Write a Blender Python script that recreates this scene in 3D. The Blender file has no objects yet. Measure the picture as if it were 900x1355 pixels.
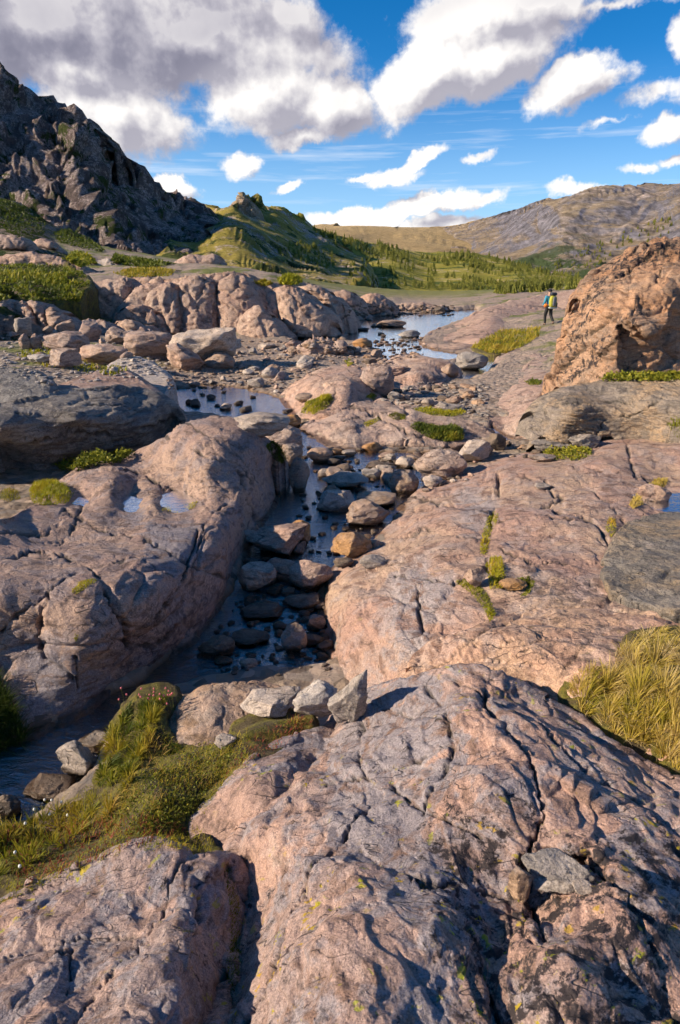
import bpy, math, random
import numpy as np
from mathutils import Vector, Matrix, noise as mnoise
from mathutils.bvhtree import BVHTree
rng = np.random.default_rng(7); random.seed(7)
R = math.radians
scene = bpy.context.scene
COL = scene.collection
# ---------------------------------------------------------------- camera model (photo pixels 900x1355)
FPX = 850.0; CX, CY = 450.0, 677.5; ZC = 2.9
PITCH = math.atan(322.5/850.0)
_c, _s = math.cos(PITCH), math.sin(PITCH)
def rays(px, py):
    a = (np.asarray(px, float)-CX)/FPX; b = -(np.asarray(py, float)-CY)/FPX
    return np.stack([a, _c+b*_s, -_s+b*_c], -1)
def t_of(px, py, v):
    d = rays(px, py)
    if isinstance(v, str): return float(v[1:])/d[1]
    return (v-ZC)/d[2]
def P_at(px, py, v):
    d = rays(px, py); t = t_of(px, py, v)
    return np.array([0, 0, ZC])+d*t
def pix(P):
    P = np.asarray(P, float); q = P-np.array([0, 0, ZC])
    w = q[..., 1]*_c-q[..., 2]*_s; u = q[..., 0]; v = q[..., 1]*_s+q[..., 2]*_c
    return CX+FPX*u/w, CY-FPX*v/w
# ---------------------------------------------------------------- numpy noise
def _h(ix, iy, iz, k=0):
    n = (ix.astype(np.int64)*374761393+iy.astype(np.int64)*668265263+iz.astype(np.int64)*2147483647+k*1013904223) & 0xffffffff
    n = ((n ^ (n >> 13))*1274126177) & 0xffffffff
    n = ((n ^ (n >> 16))*2246822519) & 0xffffffff
    return ((n ^ (n >> 15)) & 0xffffff)/float(0xffffff)
def vnoise(P):
    I = np.floor(P).astype(np.int64); f = P-I; u = f*f*f*(f*(f*6-15)+10)
    def g(dx, dy, dz):
        x, y, z = I[:, 0]+dx, I[:, 1]+dy, I[:, 2]+dz
        gx = _h(x, y, z, 1)*2-1; gy = _h(x, y, z, 2)*2-1; gz = _h(x, y, z, 3)*2-1
        return gx*(f[:, 0]-dx)+gy*(f[:, 1]-dy)+gz*(f[:, 2]-dz)
    a = g(0,0,0)+(g(1,0,0)-g(0,0,0))*u[:, 0]; b = g(0,1,0)+(g(1,1,0)-g(0,1,0))*u[:, 0]
    c = g(0,0,1)+(g(1,0,1)-g(0,0,1))*u[:, 0]; d = g(0,1,1)+(g(1,1,1)-g(0,1,1))*u[:, 0]
    e = a+(b-a)*u[:, 1]; h = c+(d-c)*u[:, 1]
    return (e+(h-e)*u[:, 2])*1.2
def fbm(P, o=4, ridge=False):
    s = np.zeros(len(P)); a = 1.0; Q = P.copy()
    for i in range(o):
        n = vnoise(Q)
        s += a*((0.5-np.abs(n))*1.6-.4 if ridge else n); a *= .5; Q = Q*2.03+17.3
    return s
def worley(P, seed=0):
    I = np.floor(P).astype(np.int64)
    f1 = np.full(len(P), 9.); f2 = np.full(len(P), 9.); C = np.zeros((len(P), 3)); K = np.zeros((len(P), 3), np.int64)
    for dx in (-1, 0, 1):
        for dy in (-1, 0, 1):
            for dz in (-1, 0, 1):
                x, y, z = I[:, 0]+dx, I[:, 1]+dy, I[:, 2]+dz
                c = np.stack([x+_h(x, y, z, seed+5), y+_h(x, y, z, seed+6), z+_h(x, y, z, seed+7)], -1)
                d = np.sqrt(((P-c)**2).sum(1))
                m = d < f1
                f2 = np.where(m, f1, np.minimum(f2, d)); f1 = np.where(m, d, f1)
                C[m] = c[m]; K[m, 0] = x[m]; K[m, 1] = y[m]; K[m, 2] = z[m]
    return f1, f2, C, K
def blocks(P, scale, stretch=(1, 1, 1), rot=0.0, seed=0, warp=.25):
    """returns (step, crevice) of a jointed rock mass"""
    c, s = math.cos(rot), math.sin(rot)
    Q = np.stack([P[:, 0]*c-P[:, 1]*s, P[:, 0]*s+P[:, 1]*c, P[:, 2]], -1)/(scale*np.array(stretch))
    w = np.stack([vnoise(Q*1.3+3.1), vnoise(Q*1.3+9.7), vnoise(Q*1.3+5.5)], -1)
    Q = Q+w*warp+seed*7.77
    f1, f2, C, K = worley(Q, seed)
    r = _h(K[:, 0], K[:, 1], K[:, 2], 11)*2-1
    tl = np.stack([_h(K[:, 0], K[:, 1], K[:, 2], 12+i)*2-1 for i in range(3)], -1)
    return (r*.6+((Q-C)*tl).sum(1)*.9)*sst(f2-f1, 0, .16), f2-f1
def facet(V, s, st, rot, seed=0, warp=.12):
    """piecewise planar noise: flat faces that meet in crisp straight edges"""
    c, n = math.cos(rot), math.sin(rot); x, y, z = V[:, 0], V[:, 1], V[:, 2]
    Q = np.stack([x*c-y*n+.3*z, x*n+y*c-.25*z, z+.2*x], -1)/(s*np.array(st))+seed*5.37
    Q = Q+np.stack([vnoise(Q*.7+2.2), vnoise(Q*.7+8.1), vnoise(Q*.7+4.4)], -1)*warp*2
    I = np.floor(Q).astype(np.int64); f = Q-I; o = np.argsort(-f, axis=1); fs = np.take_along_axis(f, o, 1)
    g = lambda J: _h(J[:, 0], J[:, 1], J[:, 2], 31+seed)*2-1
    J = I.copy(); r = g(J)*(1-fs[:, 0]); k = np.arange(len(V))
    J[k, o[:, 0]] += 1; r += g(J)*(fs[:, 0]-fs[:, 1]); J[k, o[:, 1]] += 1; r += g(J)*(fs[:, 1]-fs[:, 2]); J[k, o[:, 2]] += 1
    return r+g(J)*fs[:, 2]
# ---------------------------------------------------------------- thin plate spline
class TPS:
    def __init__(s, X, y):
        X = np.asarray(X, float); y = np.asarray(y, float); n = len(X)
        s.m = X.mean(0); s.k = X.std(0).max()+1e-9; s.X = (X-s.m)/s.k
        A = np.zeros((n+3, n+3)); A[:n, :n] = s.U(s.X, s.X)+np.eye(n)*1e-3
        A[:n, n] = 1; A[:n, n+1:] = s.X; A[n, :n] = 1; A[n+1:, :n] = s.X.T
        s.w = np.linalg.lstsq(A, np.r_[y, 0, 0, 0], rcond=None)[0]
    def U(s, A, B):
        d = ((A[:, None]-B[None])**2).sum(-1); return d*np.log(d+1e-12)*.5
    def __call__(s, X):
        X = (np.asarray(X, float)-s.m)/s.k; o = np.empty(len(X)); n = len(s.X)
        for i in range(0, len(X), 40000):
            x = X[i:i+40000]; o[i:i+40000] = s.U(x, s.X)@s.w[:n]+s.w[n]+x@s.w[n+1:]
        return o
# ---------------------------------------------------------------- polygons in the plane
def chaikin(p, n=1):
    p = np.asarray(p, float)
    for _ in range(n):
        q = np.roll(p, -1, 0); p = np.stack([p*.78+q*.22, p*.22+q*.78], 1).reshape(-1, 2)
    return p
def seg_dist(P, A, B):
    best = np.full(len(P), 1e18); near = np.zeros((len(P), 2))
    for a, b in zip(A, B):
        ab = b-a; L = (ab**2).sum()+1e-12
        t = np.clip(((P-a)@ab)/L, 0, 1); c = a+t[:, None]*ab; d = ((P-c)**2).sum(1); m = d < best
        best[m] = d[m]; near[m] = c[m]
    return np.sqrt(best), near
def poly_dist(P, poly): return seg_dist(P, poly, np.roll(poly, -1, 0))
def inside(P, poly):
    r = np.zeros(len(P), bool); x, y = P[:, 0], P[:, 1]
    for (x0, y0), (x1, y1) in zip(poly, np.roll(poly, -1, 0)):
        if y0 == y1: continue
        c = ((y0 > y) != (y1 > y)) & (x < (x1-x0)*(y-y0)/(y1-y0)+x0); r ^= c
    return r
def line_dist(P, pts):
    pts = np.asarray(pts, float); return seg_dist(P, pts[:-1], pts[1:])[0]
def sst(x, a, b):
    t = np.clip((x-a)/(b-a), 0, 1); return t*t*(3-2*t)
# ---------------------------------------------------------------- meshes
BV = []; BF = []; BN = [0]
def reg(V, F):
    BV.append(V); BF.append([tuple(int(i)+BN[0] for i in f) for f in F]); BN[0] += len(V)
def mk(name, V, F, mat=None, smooth=True, attrs=None, parent=None):
    V = np.asarray(V, np.float32); me = bpy.data.meshes.new(name)
    if isinstance(F, np.ndarray):
        k = F.shape[1]; n = len(F)
        me.vertices.add(len(V)); me.vertices.foreach_set('co', V.ravel())
        me.loops.add(n*k); me.loops.foreach_set('vertex_index', F.astype(np.int32).ravel())
        me.polygons.add(n); me.polygons.foreach_set('loop_start', np.arange(0, n*k, k, dtype=np.int32))
        me.polygons.foreach_set('loop_total', np.full(n, k, np.int32))
        me.update(calc_edges=True)
    else:
        me.from_pydata([tuple(map(float, v)) for v in V], [], F)
    me.polygons.foreach_set('use_smooth', np.full(len(me.polygons), smooth))
    for k, a in (attrs or {}).items():
        at = me.attributes.new(k, 'FLOAT', 'POINT'); at.data.foreach_set('value', np.asarray(a, np.float32))
    if mat: me.materials.append(mat)
    o = bpy.data.objects.new(name, me); COL.objects.link(o)
    if parent: o.parent = parent
    return o
def tag(o, label=None, cat=None, group=None, kind=None):
    if label: o['label'] = label
    if cat: o['category'] = cat
    if group: o['group'] = group
    if kind: o['kind'] = kind
    return o
def vnormals(V, F):
    N = np.zeros_like(V); a = V[F[:, 0]]; n = np.cross(V[F[:, 2]]-a, V[F[:, 3]]-V[F[:, 1]])
    for k in range(4): np.add.at(N, F[:, k], n)
    L = np.linalg.norm(N, axis=1)[:, None]; return N/np.maximum(L, 1e-12)
ROCK = dict(a=.03, s=.6, st=(1, 1, .6), rot=.5, cre=.03, cw=.06, f=.02, fs=2.0, g=.006)
def rock_disp(V, d, sp=None):
    r = np.zeros(len(V)); s = d['s']; sp = np.full(len(V), 1e-6) if sp is None else sp
    W = lambda wl: sst(wl/sp, 1.6, 4.5)
    st, f = blocks(V, s, d['st'], d['rot'], d.get('seed', 0))
    r += W(s)*st*d['a']*.6-W(s*.6)*d['cre']*np.exp(-f/d['cw'])*sst(fbm(V/s*.8+4, 3), -.15, .35)
    st, f = blocks(V, s*.36, d['st'], d['rot']+.7, d.get('seed', 0)+3)
    r += W(s*.36)*(st*d['a']*.34-d['cre']*.4*np.exp(-f/(d['cw']*1.2))*sst(fbm(V/s*.9+14, 3), -.05, .35))
    fa = d.get('fa', d['f']*1.6+d['a']*.3); S = d['st']; sd = d.get('seed', 0)
    r += W(s*.4)*fa*facet(V, s*.85, S, d['rot']+.2, sd)+W(s*.18)*fa*.40*facet(V, s*.33, S, d['rot']+.9, sd+1)+W(s*.08)*fa*.15*facet(V, s*.12, S, d['rot']-.5, sd+2)
    r += W(s*.5)*d['f']*.4*fbm(V*d['fs']/s*.5, 2)
    st, f = blocks(V, s*.13, d['st'], d['rot']-.4, 9, .4); r += W(s*.13)*st*d['a']*.06
    L = fbm(V/(s*1.7)*np.array([1, 1, 1.6])+60, 3)*4.5+fbm(V/(s*.35)+20, 2)*.3; fr = L-np.floor(L)
    r += W(s*.22)*d.get('led', d['a']*.34)*(np.floor(L)+sst(fr, .42, .58)-L*.55)
    r += W(s*.1)*d['g']*.55*(fbm(V*np.array([1, 1, 2.2])*7/s, 3, True)*(.25+.75*sst(fbm(V/s*.7+40, 2), -.1, .4)))
    return r
EVAL = {}
def slab(name, outline, ctrl, mat, label=None, cat=None, group=None, kind=None, step=2.0, bulge=0, bw=25, rb=.15, rf=.02,
         base=-.4, disp=None, cracks=(), patches=(), wob=2.5, ws=22, ch=1, register=True, fade=0, tone_masks=()):
    poly = chaikin(outline, ch)
    q = TPS([(c[0], c[1]) for c in ctrl], [1/t_of(*c) for c in ctrl])
    x0, y0 = poly.min(0)-3*step; x1, y1 = poly.max(0)+3*step
    gx = np.arange(x0, x1, step); gy = np.arange(y0, y1, step); nx, ny = len(gx), len(gy)
    P = np.stack(np.meshgrid(gx, gy), -1).reshape(-1, 2)
    P3 = np.c_[P/ws, np.full(len(P), len(EVAL)*1.7)]
    W = np.stack([fbm(P3, 3), fbm(P3+31.7, 3)], -1)*wob
    Q = P+W; ins = inside(Q, poly); d, near = poly_dist(Q, poly)
    idx = np.arange(nx*ny).reshape(ny, nx)
    F = np.stack([idx[:-1, :-1], idx[1:, :-1], idx[1:, 1:], idx[:-1, 1:]], -1).reshape(-1, 4)
    F = F[ins[F].any(1)]
    out = ~ins; P[out] += (near-Q)[out]; d[out] = 0
    used = np.unique(F); mp = np.full(nx*ny, -1); mp[used] = np.arange(len(used)); F = mp[F]
    P = P[used]; d = d[used]
    D = rays(P[:, 0], P[:, 1]); t = 1/np.maximum(q(P), 1e-6)
    if bulge: u = np.clip(d/bw, 0, 1); t = t-bulge*np.sqrt(1-(1-u)**2)
    for (pp, off, bl) in patches:
        pp = np.asarray(pp, float); dd = poly_dist(P, pp)[0]*np.where(inside(P, pp), 1, -1)
        bl = bl*1.6; t = t+off*sst(dd+fbm(np.c_[P/26, P[:, 0]*0], 2)*bl*.6, -bl*.5, bl*.5)
    V = np.array([0, 0, ZC])+D*t[:, None]
    ck = np.zeros(len(P)); cd = np.zeros(len(P))
    if cracks:
        Pw = P+np.stack([fbm(np.c_[P/9, P[:, 0]*0], 4), fbm(np.c_[P/9, P[:, 0]*0+5], 4)], -1)*4
        wv = .35+1.1*sst(fbm(np.c_[P/16, P[:, 0]*0+9], 3), -.5, .7); dv = sst(fbm(np.c_[P/30, P[:, 0]*0+3], 2), -.55, .1)
        for (pts, w, dep) in cracks:
            dd = line_dist(Pw, pts); g = np.exp(-(dd/(w*wv))**2)*dv; cd = np.maximum(cd, g*dep*1.0); cd = np.maximum(cd, dep*.3*np.exp(-dd/(w*4))); ck = np.maximum(ck, g)
    sa = {}
    for (nm_, pp, bl) in tone_masks:
        pp = np.asarray(pp, float); dd = poly_dist(P, pp)[0]*np.where(inside(P, pp), 1, -1)
        sa[nm_] = np.maximum(sa.get(nm_, 0), sst(dd+fbm(np.c_[P/30, P[:, 0]*0], 5)*bl*1.2, -bl, bl))
    # skirt
    E = np.concatenate([F[:, [0, 1]], F[:, [1, 2]], F[:, [2, 3]], F[:, [3, 0]]]); key = np.sort(E, 1)
    _, inv, cnt = np.unique(key, axis=0, return_inverse=True, return_counts=True)
    B = E[cnt[inv.ravel()] == 1]
    e = P[B[:, 1]]-P[B[:, 0]]; n2 = np.stack([-e[:, 1], e[:, 0]], -1)
    nv = np.zeros((len(P), 2)); np.add.at(nv, B[:, 0], n2); np.add.at(nv, B[:, 1], n2)
    bv = np.unique(B); cen = P.mean(0)
    nn = nv[bv]; nn /= np.maximum(np.linalg.norm(nn, axis=1), 1e-9)[:, None]
    # orientation: quads wind so that interior is on one side; check with a face centre
    f0 = np.zeros((len(P), 2)); cc = P[F].mean(1); cn = np.zeros(len(P))
    for k in range(4): np.add.at(f0, F[:, k], cc); np.add.at(cn, F[:, k], 1)
    inw = f0[bv]/cn[bv][:, None]-P[bv]
    sg = np.sign((nn*inw).sum(1)); nn[sg > 0] *= -1
    ib = np.full(len(P), -1); ib[bv] = np.arange(len(bv)); e0, e1 = ib[B[:, 0]], ib[B[:, 1]]
    for _ in range(10):
        ac = nn.copy()
        for c in range(2): ac[:, c] += np.bincount(e0, nn[e1, c], len(bv))+np.bincount(e1, nn[e0, c], len(bv))
        nn = ac/np.maximum(np.linalg.norm(ac, axis=1), 1e-9)[:, None]
    up = np.clip(-nn[:, 1], 0, 1)
    r = rf+(rb-rf)*np.clip(up+.25*np.abs(nn[:, 0]), 0, 1)
    od = np.stack([nn[:, 0], -nn[:, 1]], -1)
    Vs = [V]; mpb = np.full(len(P), -1); mpb[bv] = np.arange(len(bv)); prev = bv; Fs = [F]; nV = len(V); dirs = []
    vb = V[bv]
    for k, an in enumerate((25, 50, 80, 95)):
        if an < 90: o = r*math.sin(R(an)); dn = r*(1-math.cos(R(an)))
        else: o = r*1.05; dn = None
        v = vb.copy(); v[:, :2] += od*o[:, None]
        v[:, 2] = v[:, 2]-dn if dn is not None else np.minimum(v[:, 2]-r*1.3, base)
        ids = nV+np.arange(len(bv)); nV += len(bv); Vs.append(v)
        Fs.append(np.stack([prev[mpb[B[:, 1]]] if k else B[:, 1], prev[mpb[B[:, 0]]] if k else B[:, 0], ids[mpb[B[:, 0]]], ids[mpb[B[:, 1]]]], -1)); prev = ids
    V = np.concatenate(Vs); F = np.concatenate(Fs)
    cd = np.r_[cd, np.tile(cd[bv], 4)]; ck = np.r_[ck, np.tile(ck[bv], 4)]
    N = vnormals(V, F)
    toc = np.array([0, 0, ZC])-V[:len(P)]
    if (N[:len(P)]*toc).sum() < 0: F = F[:, ::-1]; N = -N
    if disp is not False:
        dp = dict(ROCK); dp.update(disp or {})
        sp = np.zeros(len(V)); 
        for k in range(4):
            L = np.linalg.norm(V[F[:, k]]-V[F[:, (k+1) % 4]], axis=1); np.maximum.at(sp, F[:, k], L); np.maximum.at(sp, F[:, (k+1) % 4], L)
        dz = rock_disp(V, dp, sp); cd = cd*sst(.25/sp, .8, 3)
        for _ in range(8):
            fn = N[F].mean(1); acc = np.stack([sum(np.bincount(F[:, k], fn[:, c], len(V)) for k in range(4)) for c in range(3)], -1)
            N = acc/np.maximum(np.linalg.norm(acc, axis=1), 1e-12)[:, None]
        fade = np.ones(len(V)); nb = len(bv)
        for k, fk in enumerate((.8, .5, .25, 0)): fade[len(P)+k*nb:len(P)+(k+1)*nb] = fk if base > -25 else 1
        V = V+N*((dz-cd)*fade)[:, None]
    for k_ in sa: sa[k_] = np.r_[sa[k_], np.tile(sa[k_][bv], 4)]
    o = mk(name, V, np.ascontiguousarray(F), mat, attrs={'crack': ck, **sa})
    tag(o, label, cat, group, kind)
    if register: reg(V, F)
    EVAL[name+str(len(EVAL))] = q
    return o
_bvh = [None]
def hit(px, py):
    if _bvh[0] is None:
        _bvh[0] = BVHTree.FromPolygons([tuple(map(float, v)) for v in np.concatenate(BV)], [f for b in BF for f in b])
    d = rays(px, py); d = Vector(d).normalized()
    h = _bvh[0].ray_cast(Vector((0, 0, ZC)), d, 9000)
    return (h[0], h[1]) if h[0] is not None else (None, None)
def drop(x, y, z=60):
    if _bvh[0] is None: hit(450, 700)
    h = _bvh[0].ray_cast(Vector((x, y, z)), Vector((0, 0, -1)), 500)
    return h[0]
# ---------------------------------------------------------------- node helpers
class NT:
    def __init__(s, tree): s.t = tree; s.n = tree.nodes; s.l = tree.links
    def new(s, ty, **kw):
        n = s.n.new(ty)
        for k, v in kw.items(): setattr(n, k, v)
        return n
    def set(s, sock, v):
        if isinstance(v, bpy.types.NodeSocket): s.l.new(v, sock)
        elif v is not None:
            if isinstance(v, (tuple, list)) and sock.type == 'RGBA' and len(v) == 3: v = (*v, 1)
            sock.default_value = v
    def math(s, op, a, b=None, c=None, clamp=False):
        n = s.new('ShaderNodeMath', operation=op, use_clamp=clamp)
        for i, v in enumerate((a, b, c)):
            if v is not None: s.set(n.inputs[i], v)
        return n.outputs[0]
    def vm(s, op, a, b=None, sc=None):
        n = s.new('ShaderNodeVectorMath', operation=op); s.set(n.inputs[0], a)
        if b is not None: s.set(n.inputs[1], b)
        if sc is not None: s.set(n.inputs['Scale'], sc)
        return n.outputs[1] if op in ('LENGTH', 'DOT_PRODUCT', 'DISTANCE') else n.outputs[0]
    def noise(s, vec, scale, detail=4, rough=.55, dist=0, color=False, dim='3D'):
        n = s.new('ShaderNodeTexNoise', noise_dimensions=dim); s.set(n.inputs['Vector'], vec)
        n.inputs['Scale'].default_value = scale; n.inputs['Detail'].default_value = detail
        n.inputs['Roughness'].default_value = rough; n.inputs['Distortion'].default_value = dist
        return n.outputs['Color' if color else 'Fac']
    def vor(s, vec, scale, feature='F1', out='Distance', rnd=1):
        n = s.new('ShaderNodeTexVoronoi', feature=feature); s.set(n.inputs['Vector'], vec)
        n.inputs['Scale'].default_value = scale; n.inputs['Randomness'].default_value = rnd
        return n.outputs[out]
    def ramp(s, fac, stops, interp='LINEAR'):
        n = s.new('ShaderNodeValToRGB'); e = n.color_ramp.elements; n.color_ramp.interpolation = interp
        while len(e) < len(stops): e.new(.5)
        for x, (p, c) in zip(e, stops):
            x.position = p; x.color = (c, c, c, 1) if not isinstance(c, (tuple, list)) else (*c, 1)
        s.set(n.inputs[0], fac); return n.outputs[0]
    def mr(s, v, a, b, c=0., d=1., smooth=False):
        n = s.new('ShaderNodeMapRange', interpolation_type='SMOOTHSTEP' if smooth else 'LINEAR')
        s.set(n.inputs[0], v)
        for i, k in enumerate((a, b, c, d)): s.set(n.inputs[i+1], k)
        return n.outputs[0]
    def mix(s, f, a, b, mode='MIX'):
        n = s.new('ShaderNodeMix', data_type='RGBA', blend_type=mode); s.set(n.inputs[0], f); s.set(n.inputs[6], a); s.set(n.inputs[7], b)
        return n.outputs[2]
    def mapping(s, vec, loc=(0, 0, 0), rot=(0, 0, 0), scale=(1, 1, 1), ty='POINT'):
        n = s.new('ShaderNodeMapping', vector_type=ty); s.set(n.inputs[0], vec)
        n.inputs[1].default_value = loc; n.inputs[2].default_value = rot; n.inputs[3].default_value = scale
        return n.outputs[0]
    def bump(s, h, strength=.5, dist=.02, nrm=None):
        n = s.new('ShaderNodeBump'); n.inputs['Strength'].default_value = strength; n.inputs['Distance'].default_value = dist
        s.set(n.inputs['Height'], h)
        if nrm: s.l.new(nrm, n.inputs['Normal'])
        return n.outputs[0]
def newmat(name):
    m = bpy.data.materials.new(name); m.use_nodes = True; t = NT(m.node_tree)
    t.n.clear(); out = t.new('ShaderNodeOutputMaterial'); p = t.new('ShaderNodeBsdfPrincipled'); t.l.new(p.outputs[0], out.inputs[0])
    return m, t, p, out
def mat_rock(name, A, B, C, scale=1., dark=.35, yellow=0., grey=.3, pale=.25, fol=None, bumps=1., wet=True, moss=0., pits=.5):
    """A, B main stone colours, C the grey weathering; scale 1 = near stone, larger = seen from farther away"""
    m, t, p, out = newmat(name)
    geo = t.new('ShaderNodeNewGeometry'); pos = geo.outputs['Position']
    oi = t.new('ShaderNodeObjectInfo').outputs['Random']
    k = 1/scale
    pos2 = t.vm('ADD', pos, t.vm('SCALE', t.noise(pos, .9*k, 3, color=True), sc=.5*scale))
    big = t.noise(pos2, .9*k, 5, .6); mid = t.noise(pos2, 4*k, 6, .65); fin = t.noise(pos, 38*k, 6, .7)
    st = t.mapping(pos2, rot=(R(20), R(35), R(fol[0] if fol else 30)), scale=(1, 1, fol[1] if fol else 3.5))
    streak = t.noise(st, 5*k, 5, .7)
    col = t.mix(t.mr(big, .38, .6, smooth=True), A, B)
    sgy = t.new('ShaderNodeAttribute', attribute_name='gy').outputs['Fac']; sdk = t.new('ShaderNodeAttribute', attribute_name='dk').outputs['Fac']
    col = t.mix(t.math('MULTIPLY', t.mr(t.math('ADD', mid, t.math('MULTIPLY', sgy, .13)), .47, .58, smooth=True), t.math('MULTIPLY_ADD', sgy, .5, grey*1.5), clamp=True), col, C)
    col = t.mix(t.mr(streak, .5, .64), col, tuple(c*.5 for c in A))
    pl = t.mr(t.noise(pos2, 2.3*k, 6, .7), .56, .72, 0, pale, smooth=True)
    col = t.mix(pl, col, (.55, .47, .42))
    # mineral grain
    col = t.mix(.55, col, t.mix(1., col, t.ramp(fin, [(.25, .35), (.5, .95), (.75, 1.5)]), 'MULTIPLY'))
    gr = t.noise(pos, 130*k, 2, .6)
    col = t.mix(.7, col, t.mix(1., col, t.ramp(gr, [(.3, .45), (.5, 1.), (.68, 1.45)]), 'MULTIPLY'))
    # thin joint lines that run with the grain and break off
    pl3 = t.vm('ADD', pos, t.vm('SCALE', t.noise(pos, 2*k, 2, color=True), sc=.22*scale))
    ln = t.noise(t.mapping(pl3, rot=(R(15), R(10), R(fol[0] if fol else 32)), scale=(1, 4.5, 2)), 1.5*k, 2, .5)
    lines = t.mr(t.math('ABSOLUTE', t.math('SUBTRACT', t.math('FRACT', t.math('MULTIPLY', ln, 7)), .5)), .0, .045, 1, 0)
    lines = t.math('MULTIPLY', lines, t.mr(t.noise(pos, 2.6*k, 3), .5, .58))
    col = t.mix(t.math('MULTIPLY', lines, .65), col, (.05, .04, .035))
    # dark lichen in flecks, yellow lichen in spots
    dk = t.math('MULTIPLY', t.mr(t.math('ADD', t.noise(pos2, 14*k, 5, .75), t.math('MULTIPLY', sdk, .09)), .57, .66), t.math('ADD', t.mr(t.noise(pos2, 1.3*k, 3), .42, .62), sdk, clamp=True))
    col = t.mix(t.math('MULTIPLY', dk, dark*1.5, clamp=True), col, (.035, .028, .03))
    if yellow:
        ys = t.math('MULTIPLY', t.mr(t.noise(pos2, 15*k, 4, .6), .615, .65), t.math('ADD', t.mr(t.noise(pos, 1.1*k, 3), .54-.06*yellow, .66-.06*yellow), t.math('MULTIPLY', sdk, .8), clamp=True))
        xs = t.new('ShaderNodeSeparateXYZ'); t.set(xs.inputs[0], pos)
        col = t.mix(t.math('MULTIPLY', ys, min(1, yellow)), col, t.mix(t.mr(t.noise(pos, 5), .4, .6), (.30, .33, .02), (.42, .27, .02)))
    att = t.new('ShaderNodeAttribute', attribute_name='crack').outputs['Fac']
    col = t.mix(t.math('MULTIPLY', t.mr(att, .25, .9), .75), col, (.03, .026, .02))
    if moss:
        ms = t.math('MULTIPLY', t.mr(t.noise(pos2, 1.7*k, 6, .65), .55-.1*moss, .62-.1*moss), 1)
        col = t.mix(ms, col, t.mix(t.noise(pos, 20*k, 3), (.035, .06, .01), (.16, .16, .02)))
    col = t.mix(1., col, t.mix(t.mr(oi, 0, 1), (.86, .88, .92), (1.1, 1.02, .96)), 'MULTIPLY')
    rough = t.mr(mid, .3, .7, .72, .95)
    if wet:
        z = t.new('ShaderNodeSeparateXYZ'); t.set(z.inputs[0], pos)
        wz = t.math('ADD', z.outputs[2], t.math('MULTIPLY', t.math('SUBTRACT', t.noise(pos, 5, 3), .5), -.12))
        w = t.mr(wz, .035, .085, 1, 0, smooth=True)
        col = t.mix(w, col, t.mix(1., col, (.32, .27, .22), 'MULTIPLY'))
        rough = t.mix(w, t.math('ADD', rough, 0), (.28, .28, .28))
    t.set(p.inputs['Base Color'], col); t.set(p.inputs['Roughness'], rough)
    p.inputs['Specular IOR Level'].default_value = .32
    h = t.math('MULTIPLY', lines, -.8)
    h = t.math('ADD', h, t.math('MULTIPLY', t.noise(pos, 5.5*k, 8, .66), 2.2))
    h = t.math('ADD', h, t.math('MULTIPLY', t.mr(t.noise(pos, 21*k, 2, .5), .3, .38, -1, 0), pits*.8))
    h = t.math('ADD', h, t.math('MULTIPLY', t.noise(st, 6*k, 6, .68), 1.7))
    h = t.math('ADD', h, t.math('MULTIPLY', fin, .3))
    b = t.bump(h, .8, .018*scale*bumps)
    t.set(p.inputs['Normal'], b)
    return m
PINK, ROSE, TAN, GREYV = (.41, .255, .195), (.43, .30, .215), (.52, .36, .23), (.34, .29, .28)
M = {}
M['rock_near'] = mat_rock('rock_near', (.40, .26, .205), (.32, .245, .225), (.25, .225, .24), .75, dark=.8, yellow=.95, grey=.62, pale=.4)
M['rock_left'] = mat_rock('rock_left', (.345, .23, .185), (.40, .275, .205), (.235, .205, .215), 1.0, dark=.4, yellow=.05, grey=.4, pale=.15)
M['rock_right'] = mat_rock('rock_right', PINK, ROSE, GREYV, 1.0, dark=.4, yellow=.12, grey=.3, pale=.3)
M['rock_mid'] = mat_rock('rock_mid', (.40, .27, .215), (.45, .325, .25), (.38, .32, .29), 1.6, dark=.3, grey=.25, pale=.3)
M['cliff'] = mat_rock('cliff', (.39, .25, .19), (.46, .325, .25), (.36, .29, .24), 2.6, dark=.35, grey=.25, pale=.3, fol=(10, 2))
M['gneiss'] = mat_rock('gneiss', (.235, .21, .19), (.31, .28, .245), (.13, .12, .12), 1.2, dark=.7, grey=.5, pale=.35, fol=(60, 7), bumps=1.4)
M['gneiss_rust'] = mat_rock('gneiss_rust', (.25, .22, .19), (.36, .26, .16), (.17, .155, .14), 1.1, dark=.6, grey=.5, pale=.5, fol=(75, 8), bumps=1.6)
M['boulder_orange'] = mat_rock('boulder_orange', (.37, .215, .125), (.40, .275, .19), (.22, .17, .135), 1.7, dark=.9, grey=.5, pale=.12, fol=(120, 6), bumps=1.1)
M['stone_tan'] = mat_rock('stone_tan', (.4, .27, .18), (.34, .25, .2), (.25, .22, .2), .8, dark=.3, grey=.35, pale=.3)
M['stone_grey'] = mat_rock('stone_grey', (.32, .28, .25), (.40, .34, .29), (.22, .2, .185), .8, dark=.35, grey=.4, pale=.35)
M['stone_pale'] = mat_rock('stone_pale', (.45, .37, .31), (.5, .43, .37), (.36, .32, .3), .8, dark=.3, grey=.3, pale=.5)
M['stone_orange'] = mat_rock('stone_orange', (.46, .24, .08), (.38, .24, .14), (.22, .17, .14), .8, dark=.5, grey=.3, pale=.1)
M['stone_dark'] = mat_rock('stone_dark', (.15, .115, .09), (.2, .15, .11), (.1, .085, .075), .8, dark=.5, grey=.4, pale=.1)
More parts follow.
